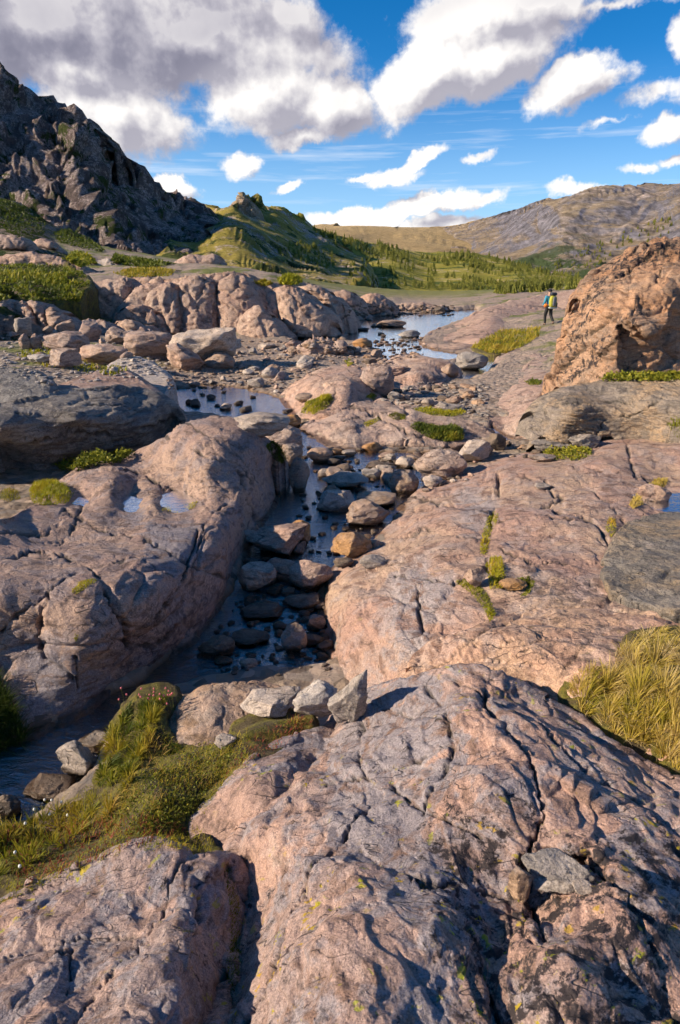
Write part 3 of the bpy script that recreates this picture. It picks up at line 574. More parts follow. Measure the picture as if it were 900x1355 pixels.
# left outcrop
slab('rock_outcrop', [(-110,690),(0,688),(40,672),(66,657),(72,640),(95,622),(120,606),(150,612),(180,597),(215,580),(245,562),(290,553),(320,560),(345,578),(365,602),(376,630),(368,655),(350,684),(335,712),(318,740),(316,765),(290,795),(258,825),(225,862),(195,887),(150,904),(120,927),(70,958),(40,972),(22,955),(0,908),(-110,890)],
     [(376,630,.05),(352,682,.02),(318,745,.02),(290,795,.02),(225,862,.02),(150,904,.03),(70,958,.03),(22,960,.1),(-40,900,.3),(-110,700,.9),(0,688,.82),(40,672,.6),(72,640,.45),(120,606,.5),(215,580,.8),(290,553,1.05),(345,578,.85),(365,602,.55),
      (290,590,.95),(330,610,.72),(345,650,.42),(300,655,.55),(255,615,.82),(262,640,.64),(232,648,.50),(195,632,.50),(168,618,.55),(200,653,.56),(150,636,.64),(110,632,.6),(90,650,.5),(110,662,.47),(170,664,.47),(230,665,.47),(262,663,.52),(60,690,.68),(120,685,.63),(200,692,.63),(260,690,.6),(300,700,.5),(60,760,.85),(150,760,.8),(230,770,.62),(280,760,.42),(0,780,.85),(200,830,.42),(120,840,.58),(60,850,.5),(20,880,.35),(100,900,.3),(60,930,.16)],
     M['rock_left'], 'huge domed pink bedrock outcrop along the left bank of the creek', 'rock outcrop', step=1.5, rb=.25, rf=.02, base=-.35, wob=2.5,
     disp=K(a=.035, s=.8, st=(1.8, .9, .6), rot=-.5, cre=.035, cw=.035, f=.03, fs=2., g=.01, seed=4),
     cracks=[([(0,840),(10,825),(65,785),(55,815),(50,850),(62,880),(100,905)], 3, .06),([(132,765),(148,800),(168,830),(176,862)], 3, .06),([(262,700),(250,750),(245,775),(212,815),(205,832)], 3, .06),([(100,870),(108,915)], 3, .05),([(215,575),(280,600),(322,613),(350,655)], 2, .03),([(85,675),(150,700),(200,710),(262,745)], 2.2, .03),([(75,715),(98,690),(110,668)], 2.5, .03),([(150,612),(190,632),(240,650),(262,662)], 3, .04),([(320,620),(345,690)], 2.5, .04),([(0,735),(50,722),(110,740),(132,765)], 2.5, .04),([(185,860),(215,850),(235,830)], 3, .05),([(300,662),(270,690),(262,745),(300,770)], 2.5, .035),([(60,785),(110,750),(180,735),(240,770)], 2, .02),([(245,562),(310,590),(350,640)], 1.6, .015),([(0,700),(60,700),(85,675)], 2, .025)],
     tone_masks=[('gy', [(40,850),(110,870),(160,900),(110,940),(40,965),(20,930)], 22), ('gy', [(180,680),(260,690),(262,745),(200,760)], 20), ('dk', [(200,800),(290,770),(300,800),(225,870),(150,905),(120,870)], 22)],  # dk darkens the lower face along the creek, gy greys two areas
     patches=[([(60,790),(130,770),(165,830),(175,870),(100,900),(60,870)], -.05, 6),([(180,740),(262,745),(245,780),(205,835),(175,830),(140,770)], -.04, 6),([(60,640),(61,640),(61,641)], .0, 6)])
sheet('pool_water', *(lambda a, b: (a[0]-.0, b[0]+.0, b[1]-.25, a[1]+.35))(P_at(104, 658, .468), P_at(255, 670, .468)), .468, M['pool'])
slab('boulder', [(-110,540),(0,533),(50,523),(100,513),(150,510),(190,514),(215,524),(228,542),(228,562),(212,580),(190,592),(150,602),(130,614),(60,616),(0,608),(-110,610)],
     [(-110,540,1.3),(0,533,1.2),(100,513,1.25),(190,514,1.1),(228,542,.8),(228,565,.45),(60,616,.25),(150,604,.25),(0,608,.3),(-110,610,.3),(0,572,.95),(100,555,1.02),(160,550,.95),(205,550,.82),(100,585,.62),(180,572,.65),(0,590,.62)],
     M['gneiss'], 'big dark grey layered boulder with a flat sloping top on the far left', 'boulder', step=1.5, rb=.35, rf=.03, base=-.2, wob=2,
     disp=K(a=.035, s=.8, st=(2.6, 1., .25), rot=.1, cre=.05, cw=.05, f=.03, fs=2.4, g=.018, seed=9),
     cracks=[([(0,590),(40,585),(90,575),(150,577),(228,555)], 2.2, .05),([(20,545),(70,550),(120,533),(200,540)], 1.6, .03)])
slab('boulder', [(-110,490),(0,485),(40,487),(54,498),(62,524),(40,545),(-110,560)], [(-110,490,'Y12.6'),(0,485,'Y12'),(54,498,'Y11.8'),(60,524,'Y11'),(0,550,'Y10.4'),(20,505,'Y11.4')],
     M['gneiss'], 'dark purplish boulder with a pale vein cut off by the left edge', 'boulder', step=1.5, rb=.4, rf=.05, base=0, disp=K(a=.05, s=.9, st=(1, 1, .8), seed=11))
slab('rock_slab', [(58,528),(75,512),(108,496),(146,485),(170,490),(200,512),(216,532),(150,536),(90,540)], [(58,528,'Y11.6'),(108,496,'Y13'),(146,485,'Y13.6'),(200,512,'Y12.5'),(216,532,'Y11.6'),(120,515,'Y12')],
     M['rock_left'], 'low purplish ridge-backed slab just behind the dark grey boulder', 'rock slab', step=1.5, rb=.3, rf=.05, base=0, disp=K(a=.04, s=.8, st=(3, 1, .4), rot=.3, cre=.04, seed=12))
slab('rock_slab', [(140,492),(150,476),(178,470),(200,478),(216,492),(224,512),(212,524),(190,505),(170,490)], [(140,492,'Y15'),(178,470,'Y16.5'),(216,492,'Y15'),(224,512,'Y13.5'),(190,505,'Y14')],
     M['stone_pale'], 'pale striped rock slab leaning down toward the shallow channel', 'rock slab', step=1.4, rb=.3, rf=.05, base=0, disp=K(a=.06, s=.7, st=(.4, 2, 1), rot=.5, cre=.06, seed=13))
# mid pavement
slab('rock_dome', [(375,524),(388,506),(418,490),(450,482),(478,484),(492,492),(500,512),(497,538),(470,548),(436,548),(400,556),(382,546)],
     [(375,524,.05),(388,506,.3),(450,482,.6),(492,492,.5),(500,512,.25),(497,538,.12),(400,556,.06),(430,515,.5),(465,510,.55),(440,535,.35)],
     M['rock_mid'], 'rounded pink dome with a green cushion on its left flank, in the middle distance', 'rock', step=1.3, rb=.35, rf=.05, base=-.2, disp=K(a=.05, s=1.2, st=(1.2, 1, .5), cre=.05, f=.04, seed=21),
     cracks=[([(410,495),(440,505),(445,520),(430,540)], 1.5, .03),([(450,484),(480,500),(497,530)], 1.5, .03)])
slab('rock_pavement', [(400,566),(418,548),(450,538),(500,526),(530,530),(560,540),(600,550),(636,562),(655,580),(650,590),(620,586),(590,592),(560,584),(530,578),(500,590),(470,593),(440,590),(415,580)],
     [(400,566,.04),(418,548,.2),(500,526,.35),(560,540,.3),(636,562,.2),(655,584,.05),(590,592,.05),(500,590,.05),(430,585,.04),(460,565,.28),(540,562,.3),(600,572,.2)],
     M['rock_mid'], 'low broad pink pavement with grassy cracks between the dome and the creek', 'rock', step=1.3, rb=.3, rf=.04, base=-.2, disp=K(a=.05, s=1.0, st=(1.6, 1, .5), rot=.5, cre=.06, f=.03, seed=22),
     cracks=[([(455,530),(500,550),(560,580)], 1.8, .05),([(520,528),(560,550),(640,580)], 1.8, .05),([(430,560),(470,550),(520,545)], 1.5, .03)])
slab('rock_slab', [(486,484),(520,474),(545,468),(575,474),(602,480),(608,500),(598,515),(560,512),(530,520),(505,522),(494,505)],
     [(486,484,.35),(545,468,.45),(602,480,.3),(608,500,.06),(530,520,.06),(505,520,.06),(550,490,.4)],
     M['rock_mid'], 'broken pink ledge between the dome and the round side pond', 'rock slab', step=1.2, rb=.3, rf=.05, base=-.2, disp=K(a=.12, s=.9, st=(1.6, 1, .6), cre=.12, f=.05, seed=23))
slab('rock_pavement', [(552,452),(566,442),(590,434),(612,424),(640,408),(670,399),(700,393),(740,386),(790,380),(800,420),(780,450),(745,478),(725,470),(705,462),(690,452),(660,450),(640,456),(612,466),(575,463)],
     [(552,452,.04),(590,434,.08),(640,408,'Y40'),(700,393,'Y48'),(790,380,'Y50'),(800,430,'Y27'),(745,478,'Y18'),(705,462,.2),(660,450,.15),(612,466,.04),(725,431,'Y33'),(650,430,'Y31'),(680,415,'Y38')],
     M['rock_mid'], 'wide grey-pink pavement sloping up from the pond, where the hiker walks', 'rock', step=1.2, rb=.5, rf=.05, base=-.2, disp=K(a=.12, s=2.6, st=(2, 1, .5), rot=.7, cre=.16, cw=.04, f=.07, g=.02, seed=24),
     cracks=[([(600,435),(640,425),(700,430)], 1.2, .08),([(640,412),(700,405),(760,410)], 1.2, .08),([(580,455),(620,445),(640,440),(690,445)], 1.2, .08)])
slab('rock_slab', [(620,548),(648,528),(672,508),(690,492),(712,474),(735,470),(745,478),(738,500),(712,520),(704,545),(703,575),(680,580),(655,562)],
     [(620,548,.06),(672,508,.15),(712,474,.35),(745,478,.4),(738,500,.4),(703,560,.3),(690,580,.08),(655,562,.05),(690,530,.3)],
     M['rock_mid'], 'smooth pink ramp left of the tall orange boulder', 'rock slab', step=1.3, rb=.3, rf=.04, base=-.2, disp=K(a=.05, s=1.4, st=(1, 2, .5), rot=-.6, cre=.05, f=.03, seed=25))
slab('rock_slab', [(600,478),(640,470),(668,458),(700,462),(718,472),(690,494),(668,508),(640,522),(615,520),(640,500),(655,486),(665,476),(640,482),(612,486)][2:11],
     [(668,458,.2),(700,462,.28),(718,472,.35),(690,494,.2),(668,508,.15),(640,522,.06),(615,520,.05),(640,500,.05),(655,486,.08)],
     M['rock_mid'], 'cracked pink slab on the right shore of the side pond', 'rock slab', step=1.2, rb=.2, rf=.04, base=-.2, disp=K(a=.08, s=.9, cre=.08, f=.03, seed=26))
# right bank
slab('rock_outcrop', [(425,802),(429,776),(448,752),(470,732),(497,712),(520,698),(521,682),(538,660),(565,645),(602,634),(630,618),(650,607),(690,600),(740,598),(775,590),(820,576),(860,572),(900,577),(1010,590),(1010,832),(900,820),(850,812),(780,802),(690,805),(640,826),(575,848),(552,872),(545,900),(500,906),(458,900),(448,870),(432,850)],
     [(425,802,.02),(432,850,.02),(458,900,.1),(448,752,.04),(497,712,.04),(521,690,.04),(538,660,.06),(602,634,.12),(650,607,.2),(740,598,.35),(820,576,.5),(900,577,.6),(1010,590,.75),(445,800,.25),(470,770,.4),(470,850,.3),(500,730,.22),(530,705,.22),(500,880,.4),(545,895,.55),(510,800,.55),(560,740,.55),(600,680,.45),(600,800,.68),(640,740,.66),(700,640,.5),(700,700,.66),(700,790,.72),(800,620,.56),(800,700,.7),(800,780,.74),(840,660,.58),(890,655,.54),(880,690,.6),(900,620,.58),(1010,700,.8),(1010,820,.85),(900,800,.78)],
     M['rock_right'], 'broad pink domed bedrock on the right bank of the creek with a mossy crack', 'rock outcrop', step=1.5, rb=.12, rf=.02, base=-.3, wob=2.2,
     disp=K(a=.04, s=.75, st=(1.6, .9, .6), rot=.5, cre=.03, cw=.045, f=.02, fa=.055, fs=2., g=.012, seed=31),
     cracks=[([(655,612),(660,640),(650,680),(645,720),(640,750),(660,775),(700,790)], 4, .07),([(600,775),(640,760),(700,770)], 3, .05),([(540,655),(600,665),(650,680)], 2, .03),([(665,620),(720,640),(745,655),(720,665)], 2.5, .04),([(735,672),(785,685),(810,720),(812,745)], 3, .05),([(660,690),(700,682),(790,690)], 2, .03),([(450,752),(510,730),(560,700)], 2, .025),([(552,772),(556,830),(552,860)], 3, .05),([(760,620),(800,660),(830,690)], 2.5, .04),([(520,760),(560,760),(600,775)], 2, .025),([(830,590),(840,630),(880,640)], 2, .03),([(560,700),(640,715),(700,745),(800,740)], 1.8, .02)],
     tone_masks=[('gy', [(520,760),(560,740),(600,780),(560,860),(500,900),(500,840)], 22), ('gy', [(600,650),(650,650),(660,690),(620,700)], 14), ('dk', [(700,770),(820,770),(850,812),(700,800)], 14)],
     patches=[([(735,672),(812,700),(830,740),(800,800),(650,790),(640,740),(660,690)], -.03, 6),([(835,655),(870,645),(1010,640),(1010,685),(850,680)], .05, 6)])
sheet('pool_water', *(lambda a, b: (a[0], b[0]+.6, b[1], a[1]))(P_at(832, 652, .575), P_at(900, 682, .575)), .575, M['pool'])
slab('rock_slab', [(798,748),(812,715),(828,694),(858,682),(900,680),(1010,684),(1010,812),(900,812),(862,800),(830,790),(806,782)],
     [(798,748,.76),(828,694,.68),(900,680,.66),(1010,684,.8),(1010,812,.9),(862,800,.84),(806,782,.8),(860,740,.8),(930,740,.84)],
     M['gneiss_rust'], 'dark rough gneiss sheet beside the blue rock pool at the right edge', 'rock slab', step=1.5, rb=.03, rf=.02, base=.3, disp=K(a=.02, s=.3, st=(2, 1, .5), cre=.02, f=.02, g=.015, seed=33))
slab('rock_dome', [(543,900),(552,866),(575,848),(640,828),(690,806),(740,801),(790,803),(820,810),(850,814),(885,822),(1010,850),(1010,1040),(900,1020),(850,1000),(805,975),(772,950),(740,930),(700,906),(650,884),(620,878),(590,888)],
     [(543,900,.6),(575,848,.68),(690,806,.72),(790,803,.76),(885,822,.82),(1010,850,.85),(1010,1040,.85),(850,1000,.72),(772,950,.72),(700,906,.74),(620,878,.76),(590,888,.7),(620,855,.8),(700,850,.88),(780,850,.92),(850,860,.9),(780,900,.92),(900,900,.9)],
     M['rock_right'], 'pink dome with dark spots between the golden grass and the right bank', 'rock', step=1.5, rb=.06, rf=.04, base=.1, disp=K(a=.025, s=.5, st=(1.6, .9, .6), rot=.4, cre=.025, f=.025, g=.012, seed=35), tone_masks=[('dk', [(690,830),(760,810),(840,830),(830,870),(740,890)], 30)],
     cracks=[([(600,835),(640,860),(680,850),(720,840)], 2, .02),([(740,880),(760,860),(800,830)], 2, .02),([(560,890),(620,850),(690,812)], 2, .02)])
# tall boulder and the flat one below it
slab('boulder', [(730,506),(732,492),(742,470),(750,445),(760,415),(765,385),(780,366),(800,350),(815,338),(835,330),(850,322),(866,314),(878,318),(886,323),(900,318),(960,330),(1010,380),(1010,505),(900,500),(830,506),(780,512),(740,514)],
     [(730,506,'Y13.4'),(750,445,'Y13.6'),(765,385,'Y14.0'),(800,350,'Y14.3'),(850,322,'Y14.5'),(900,318,'Y14.5'),(1010,380,'Y14'),(1010,505,'Y12.4'),(780,512,'Y12.5'),(780,440,'Y12.9'),(820,400,'Y12.7'),(840,440,'Y12.2'),(880,380,'Y12.9'),(860,350,'Y13.9'),(900,470,'Y12.3'),(800,480,'Y12.3'),(900,420,'Y12.4')],
     M['boulder_orange'], 'tall orange-brown leaning boulder with a jutting block, right edge', 'boulder', step=1.3, rb=.25, rf=.03, base=.2, wob=3, ws=12,
     disp=K(a=.17, s=1.35, st=(.8, 1, .6), rot=.8, cre=.06, cw=.05, f=.03, fs=1.6, g=.012, led=.045, seed=41),
     tone_masks=[('dk', [(765,400),(800,350),(850,322),(900,318),(1010,330),(1010,370),(880,350),(820,370),(780,420),(745,500),(732,500)], 10), ('dk', [(740,500),(790,450),(850,395),(870,400),(800,470),(750,512)], 6)],
     cracks=[([(768,400),(800,380),(850,345),(885,330)], 2, .07),([(735,495),(780,440),(830,410),(860,390),(880,350)], 2.5, .08),([(822,430),(835,400),(870,375)], 2.5, .08),([(740,510),(800,470),(822,440)], 2, .05)],
     patches=[([(818,432),(835,438),(858,448),(885,436),(895,415),(903,390),(1010,385),(1010,530),(820,530)], .22, 4),([(822,425),(840,385),(890,345),(905,380),(890,430),(858,446)], -.22, 6)])
slab('boulder', [(703,562),(706,544),(722,524),(745,513),(775,507),(800,503),(850,498),(900,500),(1010,508),(1010,585),(900,560),(865,566),(850,574),(800,580),(790,575),(745,577),(735,584),(715,580)],
     [(703,562,.62),(722,524,.95),(775,507,1.1),(850,498,1.25),(1010,508,1.35),(1010,585,.7),(850,574,.6),(790,577,.55),(735,584,.5),(715,578,.5),(760,545,.92),(850,540,.98),(760,565,.68),(850,560,.75),(920,530,1.15)],
     M['gneiss_rust'], 'long flat dark gneiss boulder with rusty patches below the orange one', 'boulder', step=1.3, rb=.3, rf=.02, base=.42, disp=K(a=.04, s=.7, st=(2.4, 1, .25), rot=.1, cre=.05, cw=.05, f=.03, g=.02, seed=42),
     cracks=[([(790,576),(800,555),(840,548),(900,520)], 2, .05),([(722,548),(760,532),(850,530)], 1.5, .02)])
# ---- rock cliff band across the stream (each block of it)
def cliff(out, y0, b, lab, cat='cliff block', m='cliff', rb=1.2, seed=0, tilt=0, bw=22, a=.13):
    if m == 'cliff' and y0 < 32: b *= .62; bw *= .8
    o = np.array(out, float); c = []
    for x, y in out: c.append((x, y, 'Y%.3f' % (y0+(450-y)*.012+tilt*(x-o[:, 0].mean()))))
    slab('cliff_block' if cat == 'cliff block' else 'boulder', out, c, M[m], lab, cat, group=None, step=1.3, rb=rb, rf=.1, base=-.3, bulge=b, bw=bw, wob=2, ws=10,
         disp=K(a=a, s=1.5, st=(.8, .8, 2), rot=.3, cre=.12, cw=.05, f=.05, fs=2., g=.05, led=.09, seed=50+seed))
slab('rock_ledge', [(70,402),(110,380),(168,366),(230,370),(262,362),(318,360),(362,374),(400,378),(440,388),(456,408),(457,446),(380,446),(240,450),(150,432),(80,415)], [(70,402,'Y33'),(168,366,'Y33.5'),(262,362,'Y32'),(362,374,'Y32.5'),(440,388,'Y34'),(457,446,'Y32'),(240,450,'Y30.8'),(80,415,'Y32.5')],
     M['cliff'], 'long jointed rock ledge that backs the whole cliff band', 'rock ledge', step=1.5, rb=1.5, rf=.1, base=-.3, wob=2, ws=10, disp=K(a=.2, s=1.8, st=(.7, .8, 2), rot=.3, cre=.25, cw=.06, f=.08, g=.06, led=.1, seed=49))
cliff([(66,400),(78,386),(110,378),(140,370),(168,366),(177,376),(172,396),(160,410),(152,432),(128,428),(100,420),(78,410)], 31, 1.0, 'low lichened cliff block at the left end of the cliff band, beside green turf', seed=1)
cliff([(146,435),(150,412),(165,396),(182,380),(205,374),(218,378),(215,400),(224,432),(236,448),(200,452),(165,446)], 30.5, .9, 'dark creased cliff block between the lichened one and the narrow pillar', seed=2)
cliff([(205,384),(216,374),(230,374),(236,390),(238,415),(238,440),(228,444),(216,420)], 29.3, .6, 'narrow orange-pink pillar, the brightest strip of the cliff band', seed=3, bw=10)
cliff([(232,378),(245,368),(262,364),(282,368),(288,382),(290,415),(288,446),(262,452),(240,444),(237,410)], 29.6, .9, 'broad pink cliff block right of the narrow pillar, its top widest', seed=4)
cliff([(286,376),(300,364),(318,362),(332,374),(345,392),(354,412),(350,440),(335,450),(300,447),(289,440)], 29.6, 1.0, 'cliff block with diagonal shadowed folds behind the leaning wedge', seed=5)
cliff([(329,440),(331,412),(340,404),(352,412),(368,430),(384,450),(360,454),(335,450)], 28.4, .6, 'small wedge-shaped block leaning on the foot of the cliff', seed=6, bw=12)
cliff([(344,386),(352,376),(362,374),(372,384),(372,410),(378,440),(362,425),(350,405)], 30.2, .5, 'slim grey-pink block between the folded block and the round-faced one', seed=7, bw=10)
cliff([(366,382),(380,376),(398,380),(412,396),(432,408),(437,425),(434,444),(410,449),(388,450),(372,430),(366,405)], 29.6, 1.1, 'large smooth round-faced cliff block standing in the dark still water', seed=8, a=.05)
cliff([(398,380),(415,374),(440,388),(456,408),(457,440),(448,450),(436,446),(436,412),(418,396)], 31, .9, 'rounded block at the right end of the cliff band beside the pond', seed=9)
cliff([(425,398),(440,386),(462,384),(476,396),(478,416),(462,420),(445,420)], 42, .8, 'weathered grey-pink block behind the pond, next to the dark notch', seed=10, bw=14)
cliff([(474,420),(478,398),(486,388),(502,388),(514,396),(521,408),(508,418),(490,421)], 44, 1.0, 'pale rounded block standing alone at the back of the pond', seed=11, bw=14)
cliff([(-60,440),(-40,398),(0,392),(20,400),(25,430),(24,448),(0,450)], 24.5, .6, 'dark jointed block in the low wall at the left edge under the turf', seed=12, m='rock_mid', bw=12)
cliff([(18,400),(34,398),(46,410),(54,440),(40,444),(26,444)], 24.5, .5, 'second block of the low left wall, split by a dark joint', seed=13, m='rock_mid', bw=10)
cliff([(34,398),(52,396),(62,410),(66,436),(56,440),(46,418)], 24.5, .5, 'tan tilted block of the low left wall under the turf', seed=14, m='rock_mid', bw=10)
cliff([(58,410),(72,406),(92,420),(98,434),(80,442),(64,438)], 24.5, .5, 'pale blunt block ending the low left wall', seed=15, m='rock_mid', bw=10)
cliff([(232,346),(246,336),(262,338),(288,336),(292,350),(286,360),(255,358),(235,358)], 50, .8, 'flat-topped grey block lying on the terrace above the cliff band', 'boulder', m='rock_mid', seed=16, bw=10)
cliff([(333,372),(345,360),(380,362),(398,372),(392,380),(360,378)], 44, .5, 'low pale ledge behind the cliff band near the pond', 'boulder', m='rock_mid', seed=17, bw=8)
cliff([(0,330),(-30,318),(0,310),(25,311),(38,322),(32,334)], 49, .6, 'rounded grey rock on the left terrace, cut off by the edge', 'boulder', m='rock_mid', seed=18, bw=8)
cliff([(40,326),(50,315),(64,316),(80,330),(60,334)], 52, .6, 'small brown hump of rock on the left terrace above the turf', 'boulder', m='rock_mid', seed=19, bw=8)
cliff([(-40,350),(0,338),(40,332),(75,338),(110,352),(150,368),(130,374),(60,362),(0,372),(-40,376)], 42, .8, 'long rust-streaked ledge above the green turf on the left', 'boulder', m='cliff', seed=20, bw=12)
cliff([(120,352),(130,343),(150,342),(164,350),(160,360),(135,358)], 47, .5, 'pale rounded rock among the shrubs on the left terrace', 'boulder', m='stone_pale', seed=21, bw=8)
cliff([(596,404),(620,396),(660,393),(700,391),(690,400),(640,404)], 58, .3, 'thin flat pale slab on the far shore of the pond', 'boulder', m='rock_mid', seed=22, bw=6)
cliff([(508,410),(530,400),(562,400),(592,406),(575,414),(530,415)], 48, .4, 'low tan ledge along the back shore of the pond', 'boulder', m='rock_mid', seed=23, bw=6)

cliff([(152,430),(170,420),(192,430),(212,444),(206,458),(170,456),(156,446)], 27.5, .5, 'fan of tilted ribs at the foot of the dark creased cliff block', m='rock_mid', seed=30, bw=10, a=.2)
cliff([(205,452),(225,446),(246,452),(250,466),(228,472),(206,466)], 25, .4, 'low broken ledge between the tilted ribs and the two-sided boulder', 'boulder', m='rock_mid', seed=31, bw=8, a=.2)
cliff([(160,408),(185,402),(205,412),(214,430),(196,434),(172,426)], 29, .4, 'slanting pink slab leaning on the dark creased cliff block', m='cliff', seed=32, bw=8)
cliff([(100,428),(118,420),(140,426),(152,440),(140,448),(110,444)], 26, .4, 'jointed tan ledge under the lichened cliff block', m='rock_mid', seed=33, bw=8, a=.2)
cliff([(390,462),(415,452),(450,452),(462,462),(440,472),(405,476)], 23, .3, 'rust-stained broken ledge beyond the middle dome', 'boulder', m='rock_mid', seed=34, bw=8, a=.2)
# ================================================================= turf beds (solid mossy ground under the grass)
TURF = [(-60,1225),(-60,1100),(20,1092),(62,1070),(100,1050),(128,1030),(132,1005),(150,965),(172,925),(195,910),(225,915),(232,935),(205,955),(235,985),(270,990),(305,975),(318,952),(390,940),(415,960),(385,985),(330,1012),(290,1050),(262,1095),(275,1122),(310,1140),(250,1150),(215,1128),(170,1128),(120,1148),(60,1172),(0,1206)]
slab('turf', TURF, [(-60,1225,.5),(-60,1100,.12),(62,1070,.1),(128,1030,.1),(150,965,.15),(195,915,.25),(232,935,.2),(235,985,.3),(305,975,.3),(390,940,.32),(415,960,.42),(330,1012,.5),(262,1095,.47),(310,1140,.6),(215,1128,.64),(120,1148,.6),(0,1206,.53),(180,1030,.32),(100,1110,.35),(200,1090,.5),(300,1000,.4)],
     M['soil'], 'mossy rust and green turf bed sloping down to the dark water at lower left', 'turf', kind='stuff', step=2, rb=.05, rf=.04, base=-.2, disp=K(a=.01, s=.3, cre=0, f=.05, fs=2.5, g=.015, seed=60))
GOLD = [(748,915),(756,896),(775,884),(800,884),(826,850),(845,838),(880,832),(960,840),(1010,860),(1010,1060),(900,1022),(850,992),(805,968),(770,944)]
slab('turf', GOLD, [(748,915,.8),(775,884,.88),(845,838,.86),(1010,860,.85),(1010,1060,.85),(850,992,.78),(770,944,.76),(850,900,.98),(940,930,.98)],
     M['soil'], 'brown turf bed under the golden grass at the right edge', 'turf', kind='stuff', step=2.5, rb=.05, rf=.04, base=0, disp=K(a=.01, s=.3, cre=0, f=.03, g=.01, seed=61))
TERR = [(-60,380),(-40,358),(0,352),(40,350),(80,352),(110,362),(120,378),(108,392),(104,402),(80,398),(50,400),(20,395),(0,400),(-60,410)]
slab('turf', TERR, [(-60,380,'Y28'),(0,352,'Y35'),(80,352,'Y36'),(120,378,'Y30.5'),(104,402,'Y28'),(50,400,'Y26.5'),(0,400,'Y26'),(-60,410,'Y25')],
     M['soil'], 'bright green shrubby turf on the left terrace above the jointed wall', 'turf', kind='stuff', step=1.6, rb=.4, rf=.1, base=0, disp=K(a=.08, s=1.5, cre=0, f=.3, g=.02, seed=62))
MEAD = [(622,462),(640,448),(662,438),(690,436),(712,434),(716,442),(700,452),(684,462),(668,470),(650,470)]
slab('turf', MEAD, [(622,462,.12),(662,438,.2),(712,434,'Y30'),(700,452,.28),(668,470,.12),(660,455,.25)],
     M['soil'], 'green sedge turf beside the side pond below the hiker', 'turf', kind='stuff', step=1.4, rb=.2, rf=.05, base=-.1, disp=K(a=.02, s=1, cre=0, f=.08, g=.02, seed=63))
# ================================================================= stones
def ico(sub):
    import bmesh
    bm = bmesh.new(); bmesh.ops.create_icosphere(bm, subdivisions=sub, radius=1); bm.verts.ensure_lookup_table()
    V = np.array([v.co[:] for v in bm.verts]); F = np.array([[v.index for v in f.verts] for f in bm.faces]); bm.free(); return V, F
ICO = {k: ico(k) for k in (2, 3, 4, 5)}
def stone_geo(seed, kind='round', sub=4):
    r = np.random.default_rng(seed); V, F = ICO[sub]; V = V.copy()
    n = {'round': 13, 'block': 14, 'flat': 14, 'shard': 9}[kind]; lo, hi = {'round': (.6, .9), 'block': (.5, .8), 'flat': (.6, .9), 'shard': (.38, .8)}[kind]
    for _ in range(n):
        d = r.normal(size=3); d /= np.linalg.norm(d); h = r.uniform(lo, hi); e = V@d-h; m = e > 0; V[m] -= d*(e[m]*(1 if kind != 'round' else .75))[:, None]
    for k in range(3): V[:, k] /= (V[:, k].max()-V[:, k].min())/2; V[:, k] -= (V[:, k].max()+V[:, k].min())/2
    N = V/np.linalg.norm(V, axis=1)[:, None]
    o = r.uniform(0, 99, 3); V = V+N*(.08*fbm(V*1.6+o, 3)+.11*blocks(V+o, .8, (1, 1, .55), .3, seed % 7)[0]+.02*fbm(V*np.array([4, 4, 9])+o, 3, True))[:, None]
    if kind == 'flat': V[:, 2] = np.where(V[:, 2] > .3, .3+(V[:, 2]-.3)*.5, V[:, 2])
    return V, F
def place_geo(px, pyb, wp, hp, squat=.3, lift=0.):
    h, _ = hit(px, pyb)
    z = h.z if h is not None else 0.
    wet = h is None or h.z < -.03
    if wet: P = P_at(px, pyb, .0)
    else: P = np.array(h)
    t = (P[1]*_c-(P[2]-ZC)*_s)
    W = wp*t/FPX; dep = math.atan2(ZC-P[2], P[1]); D = W*.75
    H = max((hp*t/FPX-D*math.sin(dep)*.8)/max(math.cos(dep), .3)*1.12, W*squat*.8)
    return P+np.array([0, D*.42, 0]), W, D, H
def stone(px, pyb, wp, hp, mat, kind='round', label=None, seed=None, tilt=0, yaw=None, name='rock', cat='rock', extra=1.15, group=None, taper=0):
    seed = seed if seed is not None else int(px*7+pyb*13); V, F = stone_geo(seed, kind, 5 if wp > 30 else 4)
    P, W, D, H = place_geo(px, pyb, wp, hp)
    V = V.copy(); V[:, :2] *= (1-taper*V[:, 2:3])
    H2 = H*extra; V = V*np.array([W/2, D/2, H2/2])
    if tilt:
        a = R(tilt); V = np.stack([V[:, 0]*math.cos(a)-V[:, 2]*math.sin(a), V[:, 1], V[:, 0]*math.sin(a)+V[:, 2]*math.cos(a)], -1)
    o = mk(name, V, F, M[mat], attrs={'crack': np.zeros(len(V))}); o.location = (P[0], P[1], P[2]+H-H2/2)
    if yaw: o.rotation_euler = (0, 0, R(yaw))
    tag(o, label, cat, group); return o
